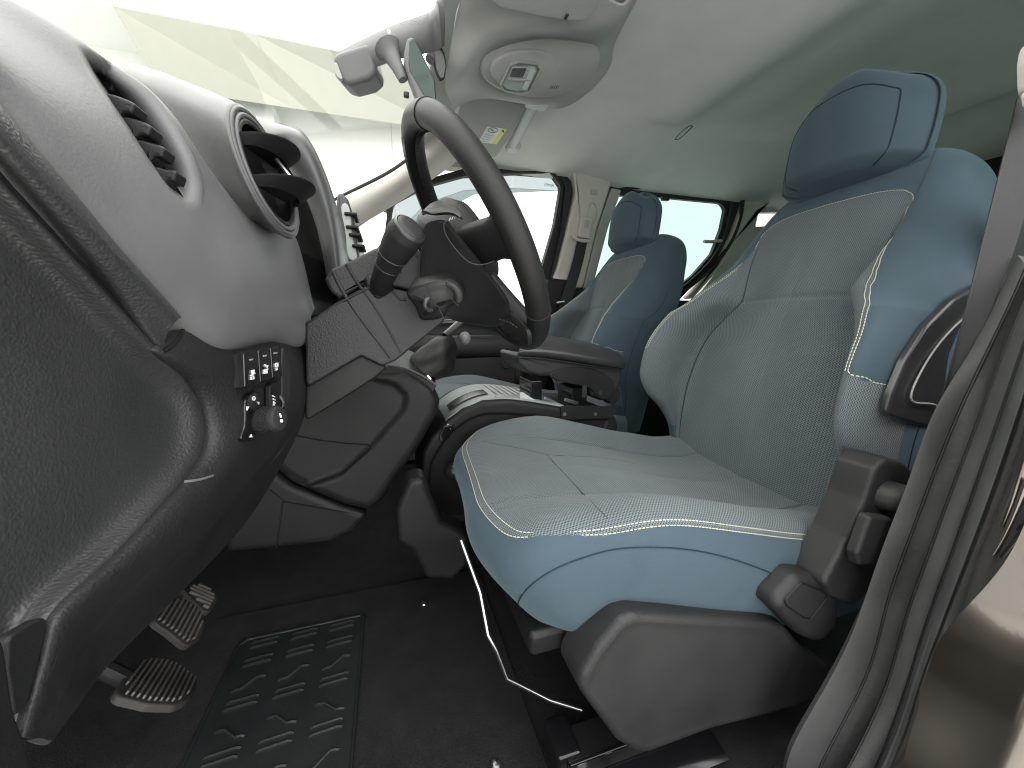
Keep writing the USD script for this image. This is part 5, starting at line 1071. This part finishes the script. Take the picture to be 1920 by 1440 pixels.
part(s, 'cap_panel', plate([(1472, 1126), (1503, 1093), (1548, 1112), (1548, 1124), (1520, 1160), (1508, 1158), (1476, 1136)], ('Y', .2985), .004, .0016, 'r', r=.006), 'plastic_charcoal', 50)
part(s, 'cap_groove', tube(np.vstack([Ypts([(1472, 1126), (1503, 1093), (1548, 1110), (1550, 1122), (1520, 1161), (1508, 1160), (1476, 1137)], .2985)]), .0006, 6, closed=True), 'plastic_dark')
pk = part(s, 'side_shield', plate([(1664, 770), (1672, 740), (1700, 672), (1740, 610), (1790, 560), (1840, 530), (1900, 520), (1900, 800), (1740, 802), (1690, 788), (1668, 780)], ((1664, 770, .312), (1840, 530, .322), (1740, 802, .315)), .008, .005, 'r', r=.012), 'plastic_satin', 60)
part(pk, 'shield_ridge', tube(spl(pts([(1760, 764, .312), (1725, 756, .3105), (1708, 746, .3105), (1722, 706, .312), (1752, 656, .315), (1790, 612, .318), (1830, 580, .319)]), 40), .0012, 6), 'grey_plastic')
# seams the photograph shows on the blue side of the cushion
arch = on_surface(SC, [(968, 1150), (974, 1124), (990, 1102), (1030, 1072), (1080, 1050), (1140, 1032), (1200, 1026), (1290, 1030), (1380, 1050), (1450, 1076)], 70, .0006)
part(s, 'seam', tube(arch, .0008, 6), 'thread_dark')
for l in ([(905, 827), (950, 836), (1000, 846), (1024, 852), (1090, 856), (1192, 870)], [(1025, 853), (1060, 890), (1100, 932), (1140, 972)]):
    part(s, 'seam', tube(on_surface(SC, l, 40, -.0004), .0008, 6), 'thread_dark')
# under the seat: tilt bar, rail, pan
part(s, 'tilt_bar', tube(pts([(864, 1012, .46), (900, 1110, .44), (915, 1190, .42), (930, 1218, .415), (950, 1272, .41), (1030, 1312, .40), (1090, 1330, .39)]), .0027, 10), 'chrome_satin', 50)
part(s, 'seat_pan', rbox((.36, .585, -.385), (.44, .42, .035), .01), 'plastic_dark')
for y in (.385, .77):
    part(s, 'rail', rbox((.42, y, -.572), (.46, .045, .030), .004), 'steel_black'); part(s, 'rail_lip', rbox((.42, y - .024, -.558), (.46, .005, .006), .002), 'plastic_gloss_black')
    for x in (.29, .56): part(s, 'riser', rbox((x, y + .02, -.48), (.05, .03, .15), .006), 'plastic_dark')
part(s, 'rail_cover', rbox((.195, .395, -.572), (.035, .055, .040), .006), 'plastic_gloss_black')
for x, y, z in ((.185, .372, -.60), (.215, .350, -.605), (.255, .340, -.60)): part(s, 'rail_bolt', lathe([(.0005, 0), (.007, 0), (.008, -.004), (.008, -.01)], (x, y, z + .02), (0, 0, 1), 14), 'chrome_satin')
part(s, 'floor_plate', slab(patch([[np.array([.18, .33, -.602]), np.array([.24, .33, -.600]), np.array([.42, .33, -.602])], [np.array([.18, .38, -.592]), np.array([.24, .38, -.586]), np.array([.42, .38, -.592])], [np.array([.18, .43, -.6]), np.array([.24, .43, -.598]), np.array([.42, .43, -.6])]], 16, 24, kv=2, ku=2), .004), 'plastic_gloss_black', 50)
part(s, 'inner_trim', plate([(742, 960), (764, 902), (796, 896), (830, 980), (870, 1000), (880, 1010), (880, 1060), (850, 1090), (800, 1088), (786, 1060), (770, 1034), (746, 1020)], ('Y', .66), .05, .012, 'r', r=.014), 'plastic_black_fine', 50)
part(seat2, 'side_trim', rbox((.40, 1.045, -.43), (.48, .03, .14), .012), 'plastic_charcoal')
part(seat2, 'seat_pan', rbox((.36, 1.30, -.45), (.44, .46, .10), .02), 'plastic_dark')
# belt receiver trim between backrest and cushion
part(s, 'backrest_hinge', plate([(1190, 858), (1216, 820), (1240, 830), (1262, 850), (1215, 868)], ('Y', .80), .03, .004, 'r', r=.004), 'plastic_charcoal')

# ---------------------------------------------------------------- pedals and floor mat
def pedal(label, px, pl, d, nr, ang, m='rubber_worn'):
    t = thing('pedal', label, 'pedal'); pa = part(t, 'pedal_pad', plate(px, pl, .008, .0025, 'r', r=.010), m, 50)
    o, n = plane_of(pl); q = np.array([ray(a, b) * ((o @ n) / (ray(a, b) @ n)) for a, b in px]); c = q.mean(0)
    e = np.array(d, float); e = P(d[1]) - P(d[0]); e -= n * (e @ n); e /= np.linalg.norm(e); g = np.cross(n, e)
    poly = Polygon(np.stack([(q - c) @ e, (q - c) @ g], 1)).buffer(-.006); lo, hi = poly.bounds[1], poly.bounds[3]
    from shapely.geometry import LineString
    for k in range(nr):
        y = lo + (hi - lo) * (k + .5) / nr; l = poly.intersection(LineString([(-1, y), (1, y)]))
        if l.is_empty or l.length < .004: continue
        (xa, _), (xb, _) = l.coords[0], l.coords[-1]
        part(pa, 'rib', rbox(c + e * (xa + xb) / 2 + g * y + n * .001, (xb - xa, (hi - lo) / nr * .5, .006), .0012, [e, g, n]), 'rubber_rib')
    part(t, 'pedal_arm', tube(np.array([c - n * .012, c - n * .03 + np.array([-.04, .0, .08]), c + np.array([-.12, .01, .28])]), .010, 10), 'plastic_dark')
pedal('worn ribbed clutch pedal, largest and lowest of the three', [(217, 1295), (250, 1242), (268, 1234), (310, 1236), (340, 1248), (372, 1274), (370, 1292), (352, 1314), (330, 1322), (280, 1320), (222, 1306)],
      ((217, 1295, .475), (310, 1236, .565), (352, 1314, .495)), ((240, 1300, .475), (285, 1236, .56)), 12, 0)
pedal('worn ribbed brake pedal, between the clutch and the accelerator', [(286, 1164), (300, 1134), (316, 1120), (340, 1118), (362, 1130), (382, 1150), (384, 1176), (374, 1200), (356, 1212), (344, 1208), (318, 1186)],
      ((286, 1164, .60), (340, 1118, .67), (356, 1212, .60)), ((292, 1164, .60), (316, 1120, .66)), 9, 0)
pedal('small brown accelerator pedal behind the brake pedal', [(342, 1106), (352, 1096), (366, 1092), (390, 1098), (406, 1112), (408, 1124), (396, 1146), (384, 1148), (366, 1130)],
      ((342, 1106, .72), (366, 1092, .75), (396, 1146, .70)), ((350, 1100, .72), (404, 1118, .72)), 6, 0)
fm = thing('floor_mat', 'black floor mat with a ribbed rubber heel pad under the pedals', 'floor mat', (-.2, .6, FZ))
part(fm, 'mat_carpet', rbox((-.10, .60, FZ + .004), (.56, .52, .010), .004), 'carpet')
hx0, hx1, hy0, hy1 = -.306, -.078, .42, .775
pad = part(fm, 'heel_pad', rbox(((hx0 + hx1) / 2, (hy0 + hy1) / 2, FZ + .0105), (hx1 - hx0, hy1 - hy0, .006), .0028), 'mat_rubber')
part(pad, 'pad_border', tube(np.array([[hx0 + .004, hy0, FZ + .0135], [hx0 + .004, hy1 - .015, FZ + .0135], [hx0 + .018, hy1 - .003, FZ + .0135], [hx1 - .01, hy1 - .003, FZ + .0135], [hx1 - .003, hy1 - .010, FZ + .0135], [hx1 - .003, hy0, FZ + .0135]]), .0026, 8), 'mat_rubber')
zt = FZ + .0145
for r in range(9):
    for cidx in range(3):
        y = hy1 - .028 - r * .041; x = hx0 + .055 + cidx * .068 - .006
        if r % 2 == 1 or r == 0:
            for dy in (0, .012):
                part(pad, 'bar', tube(np.array([[x - .022, y + dy, zt - .0025], [x - .018, y + dy, zt], [x + .018, y + dy + .002, zt], [x + .022, y + dy + .002, zt - .0025]]), .0026, 6), 'mat_rubber')
        else:
            sg = 1 if r % 4 == 2 else -1
            part(pad, 'bar', tube(np.array([[x - .022, y - .008 * sg, zt - .0025], [x - .016, y - .007 * sg, zt], [x - .008, y - .007 * sg, zt], [x + .010, y + .010 * sg, zt], [x + .017, y + .010 * sg, zt], [x + .022, y + .010 * sg, zt - .0025]]), .0026, 6), 'mat_rubber')
for px, py in ((795, 1132), (930, 1432)):
    c = at(px, py, Z=FZ + .012); part(fm, 'mat_clip', lathe([(.0005, .004), (.005, .003), (.007, 0)], c, (0, 0, 1), 16), 'chrome_satin')

# ---------------------------------------------------------------- driver's door pillar, seal, belt, outer skin
dp = thing('driver_pillar', 'dark driver door pillar with rubber seal and trim at the right edge', 'pillar', (.5, .2, -.3))
def band(L1, Y1, L2, Y2, m, nm, t=.006, mid=None, bulge=0., n=60):
    a = spl(pts([(x, y, Y1 if np.ndim(Y1) == 0 else Y1[i]) for i, (x, y) in enumerate(L1)]), n); b = spl(pts([(x, y, Y2 if np.ndim(Y2) == 0 else Y2[i]) for i, (x, y) in enumerate(L2)]), n)
    for _ in range(14):
        for w_ in (a, b): w_[1:-1] = (w_[:-2] + 2 * w_[1:-1] + w_[2:]) / 4
    m_ = (a + b) / 2; m_ = m_ - m_ / np.linalg.norm(m_, axis=1, keepdims=True) * bulge
    q = lambda t_: a * (1 - t_) + b * t_
    V = np.array([a, q(.1) * .5 + .5 * q(.1) - (m_ - (a + b) / 2) * -.55, q(.3) + (m_ - (a + b) / 2) * .9, m_, q(.7) + (m_ - (a + b) / 2) * .9, q(.9) + (m_ - (a + b) / 2) * .55, b])
    part(dp, nm, slab(V, t), m, 60)
e0 = [(1908, 478), (1870, 560), (1808, 680), (1750, 766), (1712, 880), (1660, 1010), (1626, 1110), (1590, 1210), (1530, 1320), (1478, 1410), (1470, 1470)]
e1 = [(1925, 500), (1890, 580), (1836, 690), (1790, 790), (1742, 910), (1694, 1040), (1662, 1130), (1640, 1230), (1600, 1320), (1540, 1430), (1520, 1480)]
e2 = [(1940, 520), (1905, 600), (1860, 715), (1826, 810), (1776, 940), (1730, 1070), (1700, 1150), (1672, 1260), (1640, 1340), (1590, 1440), (1560, 1490)]
e3 = [(1960, 540), (1925, 630), (1888, 740), (1850, 850), (1806, 980), (1762, 1100), (1730, 1190), (1700, 1290), (1672, 1370), (1640, 1450), (1610, 1500)]
e4 = [(1985, 560), (1950, 660), (1912, 770), (1876, 880), (1832, 1000), (1790, 1110), (1752, 1210), (1722, 1290), (1700, 1370), (1664, 1450), (1640, 1500)]
band(e0, .262, e1, .250, 'seal_grey', 'inner_trim', bulge=.002)
band(e1, .250, e2, .235, 'seal_dark', 'seal_flange', bulge=-.001)
band(e2, .230, e3, .215, 'seal_grey', 'seal_lip', bulge=.003)
band(e3, .215, e4, .200, 'seal_bead', 'door_seal', bulge=.007)
for L_, y_ in ((e1, .2495), (e2, .2295), (e3, .2135)):
    g_ = spl(pts([(x, y, y_) for x, y in L_]), 60)
    for _ in range(14): g_[1:-1] = (g_[:-2] + 2 * g_[1:-1] + g_[2:]) / 4
    part(dp, 'seal_groove', tube(g_, .0013, 6), 'plastic_dark')
e5 = [(2040, 560), (2010, 680), (1980, 800), (1950, 900), (1912, 1010), (1868, 1080), (1800, 1150), (1748, 1222), (1730, 1300), (1700, 1400), (1680, 1500)]
band(e4, .20, e5, [.15, .15, .15, .15, .15, .155, .165, .185, .19, .19, .19], 'paint_brown', 'painted_jamb', t=.003)
part(dp, 'jamb_crease', tube(spl(pts([(1990, 640, .16), (1950, 770, .16), (1914, 890, .16), (1880, 985, .165)]), 30), .003, 8), 'paint_brown', 60)
part(dp, 'jamb_crease', tube(spl(pts([(1925, 900, .155), (1890, 990, .16), (1862, 1040, .165)]), 30), .002, 8), 'paint_brown', 60)
e6 = [(2300, 500), (2260, 700), (2240, 900), (2220, 1000), (2200, 1100), (2180, 1200), (2160, 1260), (2140, 1330), (2120, 1400), (2100, 1460), (2060, 1560)]
sk_ = thing('side_skin', 'glossy brown rear side door with studio reflections at the lower right', 'car door', (.8, .1, -.3))
a = spl(pts([(x, y, [.15, .15, .15, .15, .15, .155, .165, .185, .19, .19, .19][i]) for i, (x, y) in enumerate(e5)]), 60)
for _ in range(14): a[1:-1] = (a[:-2] + 2 * a[1:-1] + a[2:]) / 4
xr = np.array([[1.6, .105, z] for z in np.linspace(a[0][2] + .1, -.62, 60)]); x1 = a + np.array([.006, -.020, .0]); 
q1 = a + np.array([.03, -.038, -.0]); q1[:, 1] = np.minimum(q1[:, 1], .125); x2 = np.array([[.9, .098, z] for z in np.linspace(a[0][2] + .08, -.62, 60)])
f_ = make_interp_spline([0, .05, .2, .5, 1], np.array([a, x1, q1, x2, xr]), k=2)(np.linspace(0, 1, 60))
zc = f_[..., 2]; f_[..., 1] -= .025 * np.sin(np.clip((zc + .62) / .8, 0, 1) * np.pi) * np.linspace(0, 1, 60)[:, None] ** .5
part(sk_, 'door_skin', slab(f_, .003), 'paint_brown', 60)
ss = thing('sill_skin', 'glossy brown outer sill below the driver door opening', 'car body')
part(ss, 'sill_skin', slab(patch([[np.array([-.7, .085, -.56]), np.array([.2, .085, -.56]), np.array([.40, .10, -.52]), np.array([1.6, .10, -.625])], [np.array([-.7, .05, -.59]), np.array([.2, .05, -.59]), np.array([.45, .05, -.60]), np.array([1.6, .05, -.65])], [np.array([-.7, .045, -.70]), np.array([.2, .045, -.70]), np.array([.45, .045, -.70]), np.array([1.6, .045, -.72])], [np.array([-.7, .10, -.80]), np.array([.2, .10, -.80]), np.array([.45, .10, -.8]), np.array([1.6, .10, -.8])]], 24, 50), .003), 'paint_brown', 60)
# driver's belt
db_ = thing('driver_belt', 'black driver seat belt hanging down the right edge of the driver seat', 'seat belt', (.8, .25, .2))
wb = slab(np.stack([spl(pts([(1908, 186, .30), (1868, 350, .285), (1836, 480, .28), (1796, 640, .275), (1746, 812, .275), (1715, 900, .28)]), 40), spl(pts([(1975, 186, .29), (1935, 350, .272), (1898, 480, .266), (1852, 600, .262), (1792, 770, .262), (1748, 890, .268)]), 40)], 1)[:, [0, 0, 1, 1]] + np.array([[[0, 0, 0], [.002, -.001, 0], [-.002, .001, 0], [0, 0, 0]]]), .0014)
part(db_, 'webbing', wb, 'belt', 50)
part(db_, 'belt_edge', tube(spl(pts([(1908, 186, .2995), (1868, 350, .2845), (1836, 480, .2795), (1796, 640, .2745), (1746, 812, .2745)]), 40), .0011, 6), 'plastic_charcoal')
part(db_, 'belt_guide', plate([(1934, 84), (1946, 74), (2010, 74), (2010, 190), (1938, 186), (1930, 164), (1929, 116)], ('Y', .265), .008, .004, 'r', r=.012), 'cream_plastic', 60)
part(db_, 'guide_cap', plate([(1930, 168), (1980, 170), (1980, 198), (1934, 196)], ('Y', .260), .006, .002, 'r', r=.004), 'cream_plastic')
ut = thing('pillar_trim', 'pale upper trim beside the driver belt at the right edge', 'pillar trim')
part(ut, 'lower_trim', plate([(1930, 372), (1970, 380), (1990, 640), (1874, 570), (1893, 470)], ('Y', .315), .006, .003, 'r', r=.006), 'plastic_charcoal', 50)
part(ut, 'upper_trim', plate([(1908, 340), (1940, 290), (1970, 430), (1906, 386)], ('Y', .31), .006, .003, 'r', r=.01), 'cream_plastic', 50)
